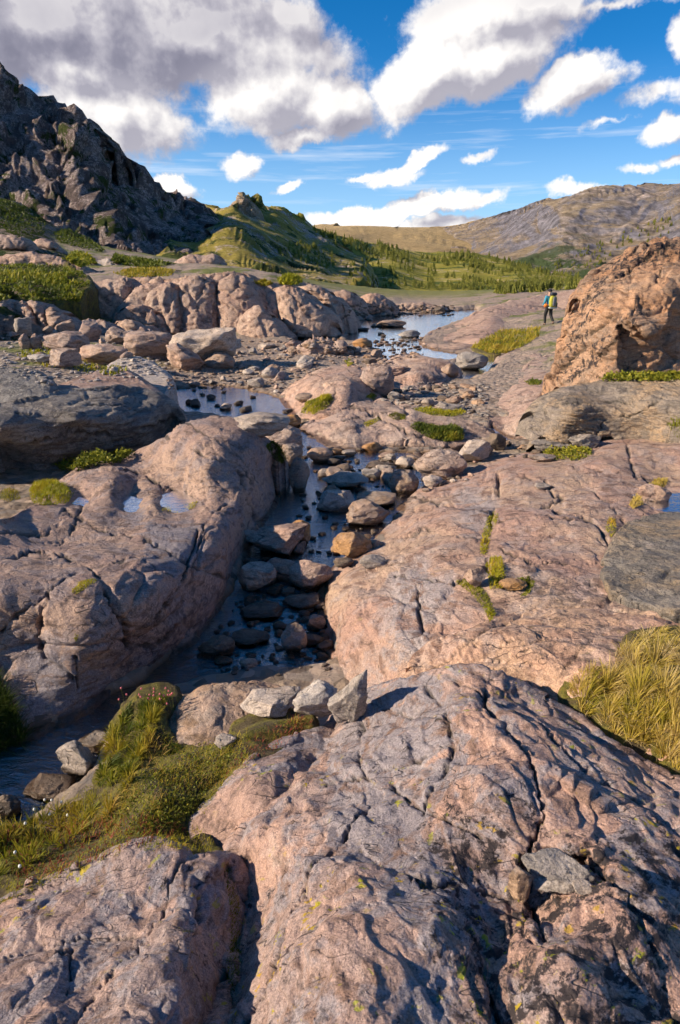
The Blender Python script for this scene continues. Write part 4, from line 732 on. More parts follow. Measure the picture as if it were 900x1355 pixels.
NS = [
 (445,678,48,32,'stone_pale','block','pale angular stone standing alone in the middle of the creek'),
 (457,648,68,28,'stone_grey','block','grey lumpy boulder lying across the creek above the pale angular stone'),
 (440,655,22,14,'stone_tan','round','small tan stone touching the back of the pale angular stone'),
 (395,652,30,44,'stone_tan','round','tall brown stone against the left bank where the creek narrows'),
 (383,618,34,30,'stone_tan','round','brown stone leaning above the tall brown one on the left bank'),
 (374,602,52,40,'rock_mid','round','rounded tan boulder at the back corner of the left outcrop'),
 (340,577,84,36,'stone_grey','round','large grey-tan boulder behind the summit of the left outcrop'),
 (383,566,30,18,'stone_orange','round','orange-brown boulder between the grey-tan boulder and the water'),
 (488,698,60,38,'stone_tan','block','squarish tan rock with a dark wet foot, left of the right bank'),
 (466,740,52,40,'stone_orange','block','bright orange blocky stone at the outlet of the middle creek pool'),
 (498,672,54,26,'stone_tan','flat','flat cracked tan rock just behind the squarish one'),
 (535,655,40,34,'stone_tan','round','tan oval boulder touching a narrow water gap'),
 (584,637,66,44,'rock_mid','round','long log-shaped tan boulder leaning uphill to the right'),
 (629,614,42,32,'stone_pale','block','white blocky stone at the head of the right bank'),
 (574,645,28,16,'stone_pale','round','pale oval stone lying in the wet gap under the log-shaped boulder'),
 (423,613,34,20,'stone_tan','round','brown rounded stone in the water below the broad pavement'),
 (448,610,20,9,'stone_dark','flat','small black flat stone right of the brown rounded one'),
 (441,602,30,12,'stone_orange','flat','rusty shelf of stone at the pavement foot'),
 (492,600,28,16,'stone_orange','round','small orange stone at the foot of the broad pavement'),
 (537,620,26,16,'stone_pale','round','light grey stone on the dark flat ones in the upper creek'),
 (365,740,84,52,'rock_mid','block','pink-tan creek boulder in the pile against the left outcrop, its topmost'),
 (398,722,26,34,'stone_orange','block','brown-orange block wedged behind the pile of creek boulders'),
 (340,782,50,38,'stone_grey','shard','grey tilted slab at the lower left of the creek boulder pile'),
 (376,772,56,38,'rock_left','shard','purplish slanting slab in the middle of the creek boulder pile'),
 (411,782,62,42,'rock_mid','round','rounded pink boulder just above the dark lower pool'),
 (400,808,46,26,'stone_dark','flat','flat brown rock at the head of the dark lower pool'),
 (389,866,34,40,'stone_tan','block','brown block sticking out of the dark lower pool'),
 (418,836,26,22,'stone_tan','block','small brown block near the foot of the right bank dome'),
 (414,855,30,18,'stone_dark','round','dark wet stone between the brown blocks of the lower pool'),
 (345,820,56,15,'stone_dark','flat','dark wet flat stone crossing the head of the lower pool'),
 (286,870,46,30,'stone_dark','round','dark rock with green moss on top near the left bank'),
 (330,856,52,24,'stone_dark','flat','dark flat rock right of the mossy one in the lower pool'),
 (328,884,24,13,'stone_tan','round','little brown stone in front of the dark flat rock'),
 (295,880,26,10,'stone_tan','flat','small tan flat stone in front of the mossy dark rock'),
 (493,753,36,20,'stone_grey','round','grey rounded stone tucked against the right bank'),
 (455,752,26,16,'stone_dark','round','dark stone in front of the bright orange one'),
 (355,950,80,32,'stone_pale','block','long pale block lying on the tan slab at the near end of the pool'),
 (417,958,60,54,'stone_pale','block','pale squarish block beside the upright shard'),
 (298,990,30,20,'stone_grey','block','small grey stone set in the mossy turf'),
 (97,1034,52,50,'stone_grey','shard','pointed grey rock standing in the water left of the turf'),
 (55,1064,68,34,'stone_dark','block','dark broken rock lying in front of the pointed grey one'),
 (124,996,52,30,'stone_grey','shard','grey slanting rock behind the pointed one at the turf tip'),
 (8,1084,32,30,'stone_dark','round','dark rounded rock in the water at the left edge'),
 (268,486,90,50,'stone_pale','shard','large two-sided boulder, bright on the left and dark on the right, below the cliffs'),
 (290,489,40,22,'stone_tan','round','round pink-brown boulder in front of the two-sided one'),
 (242,492,54,36,'rock_mid','block','ribbed pink rock left of the round pink-brown boulder'),
 (192,474,66,34,'rock_mid','round','dome-shaped pinkish rock with fine ribs above the pale striped slab'),
 (82,468,58,28,'rock_mid','round','brown-pink humped boulder in the rubble on the left'),
 (132,484,66,28,'rock_mid','round','low rounded boulder with creases right of the humped one'),
 (83,488,40,26,'rock_mid','block','split tan boulder above the dark gneiss at left'),
 (50,481,34,15,'stone_pale','flat','white flat stone in the grassy rubble on the left'),
 (86,445,28,20,'rock_mid','block','square pinkish block at the foot of the low left wall'),
 (116,452,28,24,'rock_mid','block','dark-sided block right of the square pinkish one'),
 (155,456,36,22,'rock_mid','block','stepped tan block under the lichened cliff block'),
 (30,447,22,24,'stone_grey','block','bluish stone with a pale stripe in the left rubble'),
 (32,462,14,18,'rock_left','round','small reddish upright stone in the left rubble, the left of a pair'),
 (46,462,16,18,'rock_left','round','small reddish upright stone in the left rubble, the right of a pair'),
 (520,433,38,11,'stone_tan','flat','long tan islet rock in the far pond'),
 (542,447,28,10,'stone_grey','round','grey islet stone in the narrows of the far pond'),
 (481,438,16,5,'stone_dark','flat','black sliver of rock breaking the blue far pond'),
 (626,490,42,24,'stone_grey','round','dark grey boulder half in the side pond'),
 (480,460,26,12,'stone_orange','round','rusty orange stone on the bar below the far pond'),
 (596,500,24,18,'stone_tan','round','pink-tan stone on the left edge of the side pond'),
 (741,600,64,24,'gneiss','flat','dark flat stone wedged under the long gneiss boulder'),
 (775,596,40,24,'gneiss','block','dark block propping up the long gneiss boulder'),
 (720,612,34,14,'stone_tan','flat','tan flat stone at the front tip of the long gneiss boulder'),
 (721,649,24,12,'stone_grey','flat','single grey stone resting on the right bank dome'),
 (868,668,42,28,'rock_right','round','smooth pink hump of rock beside the blue rock pool'),
 (631,780,32,30,'rock_right','block','pink stone among the yellow moss in the crack'),
 (681,784,36,20,'stone_orange','round','orange-brown stone at the right end of the mossy crack'),
 (744,1188,84,56,'stone_grey','block','grey angular stone lodged in the hollow of the great foreground slab'),
 (690,1196,30,42,'stone_tan','block','small brown stone jammed beside the lodged grey one'),
 (774,1184,28,18,'stone_grey','flat','thin flat chip of stone lying right of the lodged grey one'),
 (600,545,34,12,'stone_grey','flat','grey flat stone at the right end of the stony bar'),
 (520,498,50,16,'rock_mid','block','dark-hollowed brown ledge stone behind the right shoulder of the middle dome'),
 (500,522,44,36,'rock_mid','round','brown boulder leaning on the right shoulder of the middle dome'),
 (640,604,28,16,'stone_tan','block','small brown block between the white stone and the mossy nook'),
 (658,598,24,24,'stone_dark','block','dark upright stone beside the little white-lit nook'),
 (405,532,30,12,'stone_tan','round','tan stone at the water edge below the middle dome'),
]
for (px, pyb, wp, hp, mt, kd, lb) in NS: stone(px, pyb, wp, hp, mt, kd, lb, name='boulder' if 'boulder' in lb else 'rock', cat='boulder' if 'boulder' in lb else 'rock')
stone(468,960,44,74,'stone_grey','block','tall grey shard standing on end at the corner of the great slab', tilt=-24, seed=31, taper=.38)
# scattered stones
BASE = [mk('stone', *stone_geo(900+i, ['round', 'block', 'flat', 'block'][i % 4], 4), M[['stone_tan', 'stone_grey', 'stone_pale', 'rock_mid', 'stone_dark', 'stone_tan'][i % 6]]) for i in range(24)]
for b in BASE: COL.objects.unlink(b)
MATIX = {}
for b in BASE: MATIX.setdefault(b.data.materials[0].name, []).append(b)
def rand_in(poly, n, r=rng):
    p = np.asarray(poly, float); a, b = p.min(0), p.max(0); o = np.zeros((0, 2))
    while len(o) < n:
        q = r.uniform(a, b, (max(n*3, 50), 2)); o = np.r_[o, q[inside(q, p)]]
    return o[:n]
def scatter(poly, n, wr, names, label, group, asp=(.4, .65)):
    pts = rand_in(poly, n); pts = pts[np.argsort(pts[:, 1])]
    for (x, y) in pts:
        wp = float(rng.uniform(*wr)**1); wp = wr[0]+(wr[1]-wr[0])*rng.random()**2.2
        P, W, D, H = place_geo(x, y, wp, wp*rng.uniform(*asp), .45)
        b = random.choice(MATIX[random.choice(names)]); o = b.copy(); COL.objects.link(o)
        o.location = (P[0], P[1], P[2]+H*.3); o.scale = (W/2, D/2*rng.uniform(.8, 1.3), H/2*1.25); o.rotation_euler = (rng.uniform(-.15, .15), rng.uniform(-.2, .2), rng.uniform(0, 6.3))
        tag(o, label, 'stone', group)
SC = [
 ([(222,505),(250,470),(300,462),(380,455),(440,452),(450,470),(400,490),(375,505),(372,522),(330,512),(290,506),(250,520)], 52, (8, 26), ['stone_tan', 'stone_grey', 'stone_pale', 'rock_mid'], 'small worn stone of the gravel bar below the cliff band', 'stones of the gravel bar below the cliffs'),
 ([(505,524),(560,512),(612,510),(645,520),(640,545),(600,552),(560,540),(520,532)], 38, (8, 24), ['stone_tan', 'stone_grey', 'stone_dark'], 'flat stone of the bar between the dome and the pink ramp', 'stones between the middle dome and the ramp'),
 ([(320,795),(350,775),(430,790),(430,850),(440,880),(400,880),(330,850)], 34, (6, 24), ['stone_dark', 'stone_tan', 'stone_dark'], 'small dark wet stone in the lower pool of the creek', 'wet stones in the lower pool'),
 ([(430,612),(470,598),(560,600),(610,596),(600,625),(560,640),(520,640),(470,640),(420,660),(410,630)], 46, (8, 36), ['stone_grey', 'stone_dark', 'stone_tan'], 'flattish stone in the braided upper creek', 'stones in the braided upper creek'),
 ([(0,445),(60,440),(150,440),(225,455),(200,478),(150,495),(100,500),(62,510),(0,485)], 40, (6, 22), ['stone_pale', 'stone_grey', 'rock_mid', 'stone_tan'], 'small broken stone in the rubble under the left wall', 'rubble stones under the left wall'),
 ([(455,462),(490,458),(505,470),(500,484),(480,482),(455,476)], 14, (8, 20), ['stone_tan', 'stone_grey', 'stone_dark'], 'stone on the bar below the far pond', 'stones below the far pond'),
 ([(455,412),(520,408),(600,408),(590,416),(520,420),(500,446),(520,450),(470,428)], 20, (7, 18), ['stone_dark', 'stone_tan'], 'dark stone along the far shore of the pond', 'stones of the far shore'),
 ([(645,592),(660,586),(700,594),(715,600),(700,612),(660,606)], 10, (8, 20), ['stone_dark', 'stone_tan'], 'small stone in the shaded gap left of the long gneiss boulder', 'stones in the gap by the gneiss boulder'),
]
SC += [([(235,525),(300,520),(370,530),(385,550),(330,550),(250,542)], 12, (8, 30), ['stone_dark', 'stone_grey'], 'dark flat stone lying in the shallow side channel behind the left outcrop', 'stones in the shallow side channel'),
 ([(330,690),(400,690),(415,740),(400,790),(330,790),(318,760)], 16, (12, 40), ['rock_mid', 'stone_tan', 'stone_grey'], 'piled creek stone between the left outcrop and the middle pool', 'piled stones against the left outcrop'),
 ([(470,720),(520,690),(540,660),(600,620),(640,600),(620,640),(560,660),(520,700),(480,745)], 14, (9, 26), ['rock_mid', 'stone_tan', 'stone_pale'], 'small stone lodged along the foot of the right bank', 'stones lodged along the right bank')]
for a in SC: scatter(*a)
GG = [stone_geo(i, 'flat', 3) for i in range(12)]
def gravel(poly, n, wr, name, label, mat):
    Vs = []; Fs = []; nv = 0
    for (x, y) in rand_in(poly, n):
        P, W, D, H = place_geo(x, y, rng.uniform(*wr), 3); V, F = GG[int(rng.integers(12))]; a = rng.uniform(0, 6.3)
        V = V*np.array([W/2, W/2*rng.uniform(.6, 1), W*.26]); P = P+np.array([0, 0, W*.1]); V = np.stack([V[:, 0]*math.cos(a)-V[:, 1]*math.sin(a), V[:, 0]*math.sin(a)+V[:, 1]*math.cos(a), V[:, 2]], -1)
        Vs.append(V+P); Fs.append(F+nv); nv += len(V)
    V = np.concatenate(Vs); tag(mk(name, V, np.concatenate(Fs), M[mat], attrs={'crack': np.zeros(len(V))}), label, 'gravel', kind='stuff')
for k in range(24): pass
gravel([(215,515),(235,465),(300,452),(450,448),(455,475),(375,515),(330,516)], 520, (3, 9), 'gravel', 'fine gravel spread over the bar below the cliff band', 'stone_tan')
gravel([(500,530),(560,505),(650,510),(645,555),(560,545)], 260, (3, 9), 'gravel', 'fine gravel of the bar between the dome and the pink ramp', 'stone_grey')
gravel([(310,800),(350,775),(430,785),(432,860),(440,895),(300,895),(250,880)], 130, (3, 11), 'gravel', 'dark pebbles on the bed of the lower pool', 'stone_dark')
gravel([(0,440),(240,440),(225,500),(62,512),(0,488)], 420, (3, 9), 'gravel', 'fine rubble filling the gaps under the left wall', 'stone_pale')
gravel([(385,590),(600,592),(600,640),(520,690),(470,740),(420,760),(390,700)], 120, (4, 13), 'gravel', 'pebbles in the shallows of the upper creek', 'stone_dark')
gravel([(452,455),(560,445),(565,470),(500,486),(455,480)], 180, (3, 9), 'gravel', 'pebbly bar at the outflow of the far pond', 'stone_tan')
gravel([(455,404),(600,404),(600,418),(455,420)], 160, (3, 8), 'gravel', 'pebbly far shore of the pond', 'stone_dark')
# ================================================================= plants
def blades(P, H, Wd, lean=.5, tint=None, bend=.5, wind=(.3, .1), dv=None):
    """P base points (n,3), heights H, widths Wd -> V, F(quads/tri as quads), tint"""
    n = len(P); a = rng.uniform(0, 2*np.pi, n); l = rng.random(n)*lean
    wx, wy = (wind[0]*lean, wind[1]*lean) if dv is None else (dv[:, 0], dv[:, 1])
    if dv is not None: l = l*.35
    d = np.stack([np.cos(a)*l+wx, np.sin(a)*l+wy, np.ones(n)], -1); d /= np.linalg.norm(d, axis=1)[:, None]
    b = rng.uniform(0, 2*np.pi, n); s = np.stack([np.cos(b), np.sin(b), np.zeros(n)], -1)*(Wd/2)[:, None]
    g = np.stack([d[:, 0], d[:, 1], -.35+0*a], -1)*(bend*H*rng.uniform(.2, 1, n))[:, None]
    m = P+d*(H*.5)[:, None]; t2 = P+d*(H*.82)[:, None]+g*.35; t = P+d*H[:, None]+g
    V = np.stack([P-s, P+s, m+s*.85, m-s*.85, t2+s*.5, t2-s*.5, t, t], 1).reshape(-1, 3)
    i = np.arange(n)*8; F = np.concatenate([np.stack([i, i+1, i+2, i+3], -1), np.stack([i+3, i+2, i+4, i+5], -1), np.stack([i+5, i+4, i+6, i+7], -1)])
    T = rng.random(n) if tint is None else tint
    return V, F, np.repeat(T, 8)
def hits(poly, n, jit=.0):
    o = []
    for (x, y) in rand_in(poly, n):
        h, nn = hit(x, y)
        if h is not None: o.append((h.x, h.y, h.z, x, y))
    return np.array(o)
def grass(poly, n, hr, w, mat, label, name='grass', cat='grass', lean=.6, kind='stuff', tr=(0, 1), edge=0, mound=0, bend=.5, pscale=3., group=None, clump=.35, thin=0, tuss=0, trad=.12):
    Q = hits(poly, n)
    if thin: Q = Q[fbm(Q[:, :3]*pscale*2.2+70, 4)+rng.normal(size=len(Q))*.12 > thin-.5]
    P = Q[:, :3].copy(); d = poly_dist(Q[:, 3:], np.asarray(poly, float))[0]
    e = np.clip(d/edge, .15, 1) if edge else np.ones(len(P))
    if mound: P[:, 2] += mound*np.sqrt(e)
    nz = fbm(P*pscale, 3)*1.3; nz = np.clip(.5+nz*.9, 0, 1)
    H = rng.uniform(*hr, len(P))*(1-clump+2*clump*nz)*(.5+.5*e if edge else 1)
    T = np.clip(tr[0]+(tr[1]-tr[0])*(nz*.6+rng.random(len(P))*.4), 0, 1)
    P[:, 2] -= .004; dv = None
    if tuss:
        C = P[rng.choice(len(P), tuss, replace=False)]; D2 = ((P[:, None, :2]-C[None, :, :2])**2).sum(-1); k = D2.argmin(1); off = (P-C[k])[:, :2]; rr = np.sqrt(D2.min(1))
        u = np.clip(rr/trad, 0, 1); P[:, :2] -= off*.45; dv = off/np.maximum(rr, 1e-6)[:, None]*(u*lean)[:, None]+np.array([.12, .02]); ht = .65+.7*rng.random(tuss); H = H*(1.2-.55*u)*ht[k]; T = np.clip(T+(rng.random(tuss)[k]-.5)*.35, 0, 1)
    V, F, T = blades(P, H, np.full(len(P), w)*rng.uniform(.6, 1.3, len(P)), lean, T, bend, dv=dv)
    o = mk(name, V, F, M[mat], smooth=False, attrs={'tint': T}); tag(o, label, cat, group, kind); return o
# lower-left turf
inner = [(-40,1190),(-40,1115),(70,1075),(128,1030),(150,965),(195,918),(225,925),(205,955),(240,990),(310,970),(395,948),(400,965),(330,1010),(290,1045),(262,1090),(290,1130),(215,1122),(120,1142),(0,1198)]
grass(inner, 15000, (.008, .022), .0028, 'moss', 'low mustard and rust moss carpeting the lower left turf', 'moss', 'moss', lean=1.2, tr=(-.1, 1), pscale=4, thin=.3)
grass(inner, 4200, (.022, .055), .0032, 'grass_green', 'green and yellow grass blades standing in the lower left turf', lean=.9, tr=(.1, 1.05), pscale=3, thin=.5)
grass([(122,1035),(130,1000),(150,960),(178,925),(225,920),(215,950),(200,985),(180,1030),(150,1060)], 2400, (.06, .125), .005, 'grass_green', 'tall bright green tuft at the water tip of the lower left turf', lean=1.0, tr=(.15, .75), edge=12, tuss=26, trad=.05)
grass([(-40,1170),(-40,1110),(60,1075),(120,1050),(160,1070),(100,1110),(40,1150)], 1700, (.05, .10), .0045, 'grass_green', 'tall grass at the left edge among the white flowers', lean=1., tr=(.1, .8), tuss=40, trad=.06)
grass([(330,975),(400,945),(412,958),(380,985),(320,1015),(290,1035)], 350, (.015, .035), .003, 'redleaf', 'red-brown leaves at the rim of the turf below the pale blocks', 'ground_cover', 'ground cover', lean=1.2)
grass([(0,1120),(0,1100),(200,1080),(250,1100),(150,1130),(20,1180)], 900, (.02, .05), .004, 'redleaf', 'dark red leaves scattered through the near grass', 'ground_cover', 'ground cover', lean=1.2)
# tuft on the bank at the left edge: sits on the outcrop's foot
grass([(-60,1000),(-60,905),(0,905),(14,930),(30,965),(34,990),(10,1004)], 3500, (.10, .18), .005, 'grass_green', 'dark green grass tuft hanging over the water at the left edge', lean=1.0, tr=(0, .35), bend=.9)
grass(GOLD, 9000, (.07, .16), .0036, 'grass_gold', 'golden tussock grass filling the hollow at the right edge', lean=1.1, tr=(.05, 1.05), edge=18, pscale=4, bend=.6, clump=.4, tuss=85, trad=.07)
grass(GOLD, 3500, (.03, .08), .004, 'grass_gold', 'matted straw at the foot of the golden grass', lean=2, tr=(.4, 1.1), bend=.9)
CUSH = [  # poly, n, hr, w, mat, label, name, tr, mound
 ([(38,652),(46,641),(66,638),(86,644),(97,656),(90,668),(60,672),(44,668)], 2600, (.03,.09), .006, 'moss', 'round yellow-green moss cushion on the left outcrop by the still pool', 'moss_cushion', (.2,.9), .10),
 ([(212,676),(225,668),(262,664),(258,672),(235,679)], 500, (.02,.05), .005, 'moss', 'thin yellow fringe of moss at the right end of the still pool', 'moss', (.3,1), .02),
 ([(94,782),(104,770),(122,765),(130,768),(115,778),(98,788)], 500, (.01,.03), .004, 'moss', 'small yellow tuft in the crack of the left outcrop', 'moss_tuft', (.4,1), .01),
 ([(98,838),(104,842),(100,850)], 60, (.01,.02), .004, 'moss', 'tiny moss fleck on the left outcrop below the yellow tuft', 'moss_tuft', (.3,.7), 0),
 ([(642,748),(650,738),(664,738),(668,760),(664,780),(648,780)], 900, (.02,.06), .005, 'moss', 'yellow moss tuft in the middle of the right bank crack', 'moss_tuft', (.35,1), .03),
 ([(600,770),(615,766),(636,776),(648,792),(655,815),(648,824),(636,800),(618,782)], 900, (.015,.04), .005, 'moss', 'dark and yellow moss running down the lower end of the right bank crack', 'moss', (.1,.8), .01),
 ([(676,768),(700,762),(708,770),(700,786),(688,792),(698,776)], 500, (.015,.04), .005, 'moss', 'moss curl around the orange-brown stone', 'moss_tuft', (.1,.7), .01),
 ([(634,732),(638,705),(645,685),(655,676),(660,684),(648,710),(644,736)], 700, (.015,.05), .006, 'moss', 'mustard moss strip in the upper part of the right bank crack', 'moss', (.3,1), .01),
 ([(800,700),(806,684),(814,688),(816,704),(808,712)], 260, (.015,.04), .006, 'moss', 'small yellow tuft in the crack left of the dark gneiss sheet', 'moss_tuft', (.4,1), .02),
 ([(832,668),(845,650),(868,634),(884,634),(880,644),(860,652),(850,668),(838,674)], 1100, (.02,.07), .007, 'grass_gold', 'golden grass curving round the smooth hump by the blue rock pool', 'grass', (.2,.8), .02),
 ([(398,548),(404,534),(418,528),(436,524),(441,530),(432,542),(415,550)], 1500, (.04,.13), .012, 'moss', 'green and mustard cushion on the left flank of the middle dome', 'moss_cushion', (0,.9), .10),
 ([(542,566),(552,560),(575,566),(600,564),(614,572),(612,584),(590,586),(565,580)], 2200, (.05,.16), .014, 'grass_green', 'bright green grass clump on the edge of the broad pavement', 'grass_tuft', (.1,.85), .08),
 ([(545,542),(565,540),(590,545),(612,542),(616,548),(598,552),(570,550)], 1100, (.04,.12), .012, 'moss', 'mustard grass strip in the pavement behind the bright green clump', 'moss', (.2,.9), .04),
 ([(512,550),(522,545),(536,550),(536,556),(522,556)], 400, (.03,.08), .01, 'moss', 'small green patch in the long crack of the pavement', 'moss_tuft', (0,.6), .03),
 ([(480,560),(500,552),(505,555),(485,566)], 300, (.02,.06), .01, 'moss', 'thin moss line on the near part of the pavement', 'moss_tuft', (.2,.8), .02),
 ([(484,526),(492,520),(500,524),(494,530)], 250, (.03,.09), .012, 'moss', 'tiny green tuft at the right foot of the middle dome', 'moss_tuft', (.1,.8), .03),
 ([(352,592),(362,584),(374,592),(380,608),(374,616),(362,608)], 1000, (.05,.14), .01, 'grass_green', 'dark green grass hanging behind the left outcrop shoulder', 'grass_tuft', (0,.3), .05),
 ([(624,460),(642,448),(662,438),(690,436),(714,434),(712,446),(690,460),(668,468),(650,468)], 3200, (.06,.2), .03, 'grass_green', 'green sedge at the side pond below the hiker', 'grass', (.15,.8), 0),
 ([(694,505),(704,501),(718,504),(714,510),(700,510)], 350, (.04,.12), .02, 'grass_green', 'little green tuft on the pink ramp left of the tall boulder', 'grass_tuft', (.1,.6), .03),
 ([(455,478),(462,474),(468,482),(460,486)], 160, (.04,.1), .02, 'moss', 'tiny yellow tuft near the far bar', 'moss_tuft', (.2,.8), .03),
 ([(0,652),(10,646),(24,650),(28,660),(12,664),(0,662)], 500, (.02,.06), .006, 'grass_green', 'small green weeds in the shaded gap at the left edge', 'grass_tuft', (.2,.8), .02),
 ([(258,870),(270,856),(292,850),(305,856),(300,866),(280,872)], 900, (.006,.014), .004, 'moss', 'green moss cap on the dark rock in the lower pool', 'moss', (0,.35), .0),
 ([(60,456),(90,470),(140,480),(170,490),(150,498),(60,486),(20,470)], 500, (.05,.14), .03, 'moss', 'yellowish weeds between the rubble stones on the left', 'weeds', (.2,.9), 0),
 ([(480,690),(492,684),(505,688),(498,694),(485,694)], 160, (.008,.02), .006, 'moss', 'yellow lichen-moss fleck on the squarish tan rock', 'moss_tuft', (.7,1), 0),
 ([(512,630),(524,625),(538,628),(528,634),(515,635)], 300, (.02,.05), .01, 'moss', 'mustard moss on the tan oval boulder', 'moss_tuft', (.3,1), .01),
 ([(490,310+1030),(498,1320),(506,1325),(500,1345)], 10, (.01,.02), .003, 'moss', 'fleck of moss at the bottom of the great slab', 'moss_tuft', (.4,.8), 0),
 ([(296,1150),(306,1145),(316,1200),(318,1280),(306,1330),(298,1290),(306,1220)], 900, (.006,.02), .003, 'moss', 'moss lining the dark gap between the two nearest slabs', 'moss', (0,.6), 0),
 ([(880,560),(890,555),(920,560),(920,585),(895,580)], 500, (.04,.1), .01, 'shrub', 'green leaves at the right end of the long gneiss boulder', 'weeds', (.3,.8), .03),
 ([(150,362),(170,356),(210,354),(232,358),(225,366),(170,368)], 1200, (.1,.3), .06, 'grass_green', 'bright strip of grass above the cliff band', 'grass', (.3,.85), .1),
 ([(366,372),(380,366),(396,368),(400,376),(384,380),(370,378)], 900, (.15,.4), .06, 'moss', 'mustard bush crouching on top of the slim cliff block', 'shrub', (.1,.7), .3),
 ([(338,376),(350,372),(362,376),(350,380)], 400, (.1,.3), .06, 'grass_green', 'yellow-green grass pocket in the cliff top behind the folded block', 'grass_tuft', (.3,.8), .1),
]
for (pl, n, hr, w_, mt, lb, nm, tr_, md) in CUSH:
    if 'bottom of the great slab' in lb: continue
    grass(pl, n, hr, w_, mt, lb, nm, nm.replace('_', ' '), lean=1.1, tr=tr_, edge=6 if md else 0, mound=md*.6, kind=None if ('cushion' in nm or nm in ('shrub', 'grass_tuft')) else 'stuff', pscale=2.5)
grass(TERR, 9000, (.07, .26), .07, 'shrub', 'bright green low willow scrub on the left terrace turf', 'scrub', 'scrub', lean=1.3, tr=(-.1, .95), pscale=.6, clump=.7, edge=10, mound=.1, thin=.35)
def leafbush(poly, n, hpx, leaf, mat, label, tr=(.2, 1), stems=40, name='willow_shrub'):
    """a low woody shrub: stems rising from the ground and leaves through the volume"""
    Q = hits(poly, n); P = Q[:, :3]; d = poly_dist(Q[:, 3:], np.asarray(poly, float))[0]; e = np.clip(d/(hpx*.8), .1, 1)**.5
    t = P[:, 1]*_c-(P[:, 2]-ZC)*_s; Hm = hpx*t/FPX*e*(.65+.5*np.clip(.5+fbm(P*3, 3), 0, 1))
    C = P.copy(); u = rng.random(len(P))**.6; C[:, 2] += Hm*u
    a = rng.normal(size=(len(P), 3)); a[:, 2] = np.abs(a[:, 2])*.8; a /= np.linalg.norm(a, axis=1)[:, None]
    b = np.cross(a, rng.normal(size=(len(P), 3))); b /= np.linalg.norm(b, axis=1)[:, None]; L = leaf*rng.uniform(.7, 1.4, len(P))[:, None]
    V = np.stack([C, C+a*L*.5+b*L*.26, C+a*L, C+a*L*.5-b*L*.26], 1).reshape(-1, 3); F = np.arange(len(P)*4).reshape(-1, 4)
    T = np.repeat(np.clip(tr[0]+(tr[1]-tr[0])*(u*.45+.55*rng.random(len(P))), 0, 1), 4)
    root = bpy.data.objects.new(name, None); COL.objects.link(root); root.location = P.mean(0); inv = P.mean(0); tag(root, label, 'shrub')
    mk('foliage', V-inv, F, M[mat], smooth=False, attrs={'tint': T}, parent=root)
    k = rng.choice(len(P), min(stems, len(P)), replace=False); V2, F2, T2 = blades(P[k]-inv-np.array([0, 0, .02]), Hm[k]*1.1+.03, np.full(len(k), leaf*.22), .8, None, .2)
    mk('stem', V2, F2, M['twig'], smooth=False, attrs={'tint': T2}, parent=root)
M['twig'] = plain('twig', (.12, .07, .04), .8)
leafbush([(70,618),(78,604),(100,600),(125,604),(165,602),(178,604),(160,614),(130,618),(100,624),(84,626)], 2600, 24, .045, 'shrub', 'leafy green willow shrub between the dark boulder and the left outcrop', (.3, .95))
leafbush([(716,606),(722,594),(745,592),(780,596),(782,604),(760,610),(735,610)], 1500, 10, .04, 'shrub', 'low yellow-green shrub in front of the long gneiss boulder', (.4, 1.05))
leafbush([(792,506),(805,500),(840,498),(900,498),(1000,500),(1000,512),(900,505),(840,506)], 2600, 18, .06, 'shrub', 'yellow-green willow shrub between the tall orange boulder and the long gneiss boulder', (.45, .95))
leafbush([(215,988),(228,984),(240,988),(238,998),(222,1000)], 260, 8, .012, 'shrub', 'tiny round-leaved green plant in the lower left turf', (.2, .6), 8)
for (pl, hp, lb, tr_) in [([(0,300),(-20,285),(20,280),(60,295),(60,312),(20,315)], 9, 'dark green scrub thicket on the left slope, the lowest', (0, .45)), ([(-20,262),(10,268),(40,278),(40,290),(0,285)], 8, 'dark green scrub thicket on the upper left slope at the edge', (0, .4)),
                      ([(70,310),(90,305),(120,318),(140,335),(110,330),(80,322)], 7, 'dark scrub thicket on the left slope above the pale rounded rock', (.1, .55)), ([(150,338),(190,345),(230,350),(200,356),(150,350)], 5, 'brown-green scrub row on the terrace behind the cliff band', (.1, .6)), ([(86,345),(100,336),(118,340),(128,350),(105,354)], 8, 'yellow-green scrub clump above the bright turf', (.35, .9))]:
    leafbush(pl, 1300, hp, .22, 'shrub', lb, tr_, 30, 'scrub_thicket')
leafbush([(235,1000),(300,985),(330,1000),(280,1040),(250,1090),(180,1110),(140,1090),(190,1040)], 1500, 9, .013, 'shrub', 'small leafy herbs spread through the middle of the lower left turf', (.1, .9), 60, 'herb_patch')
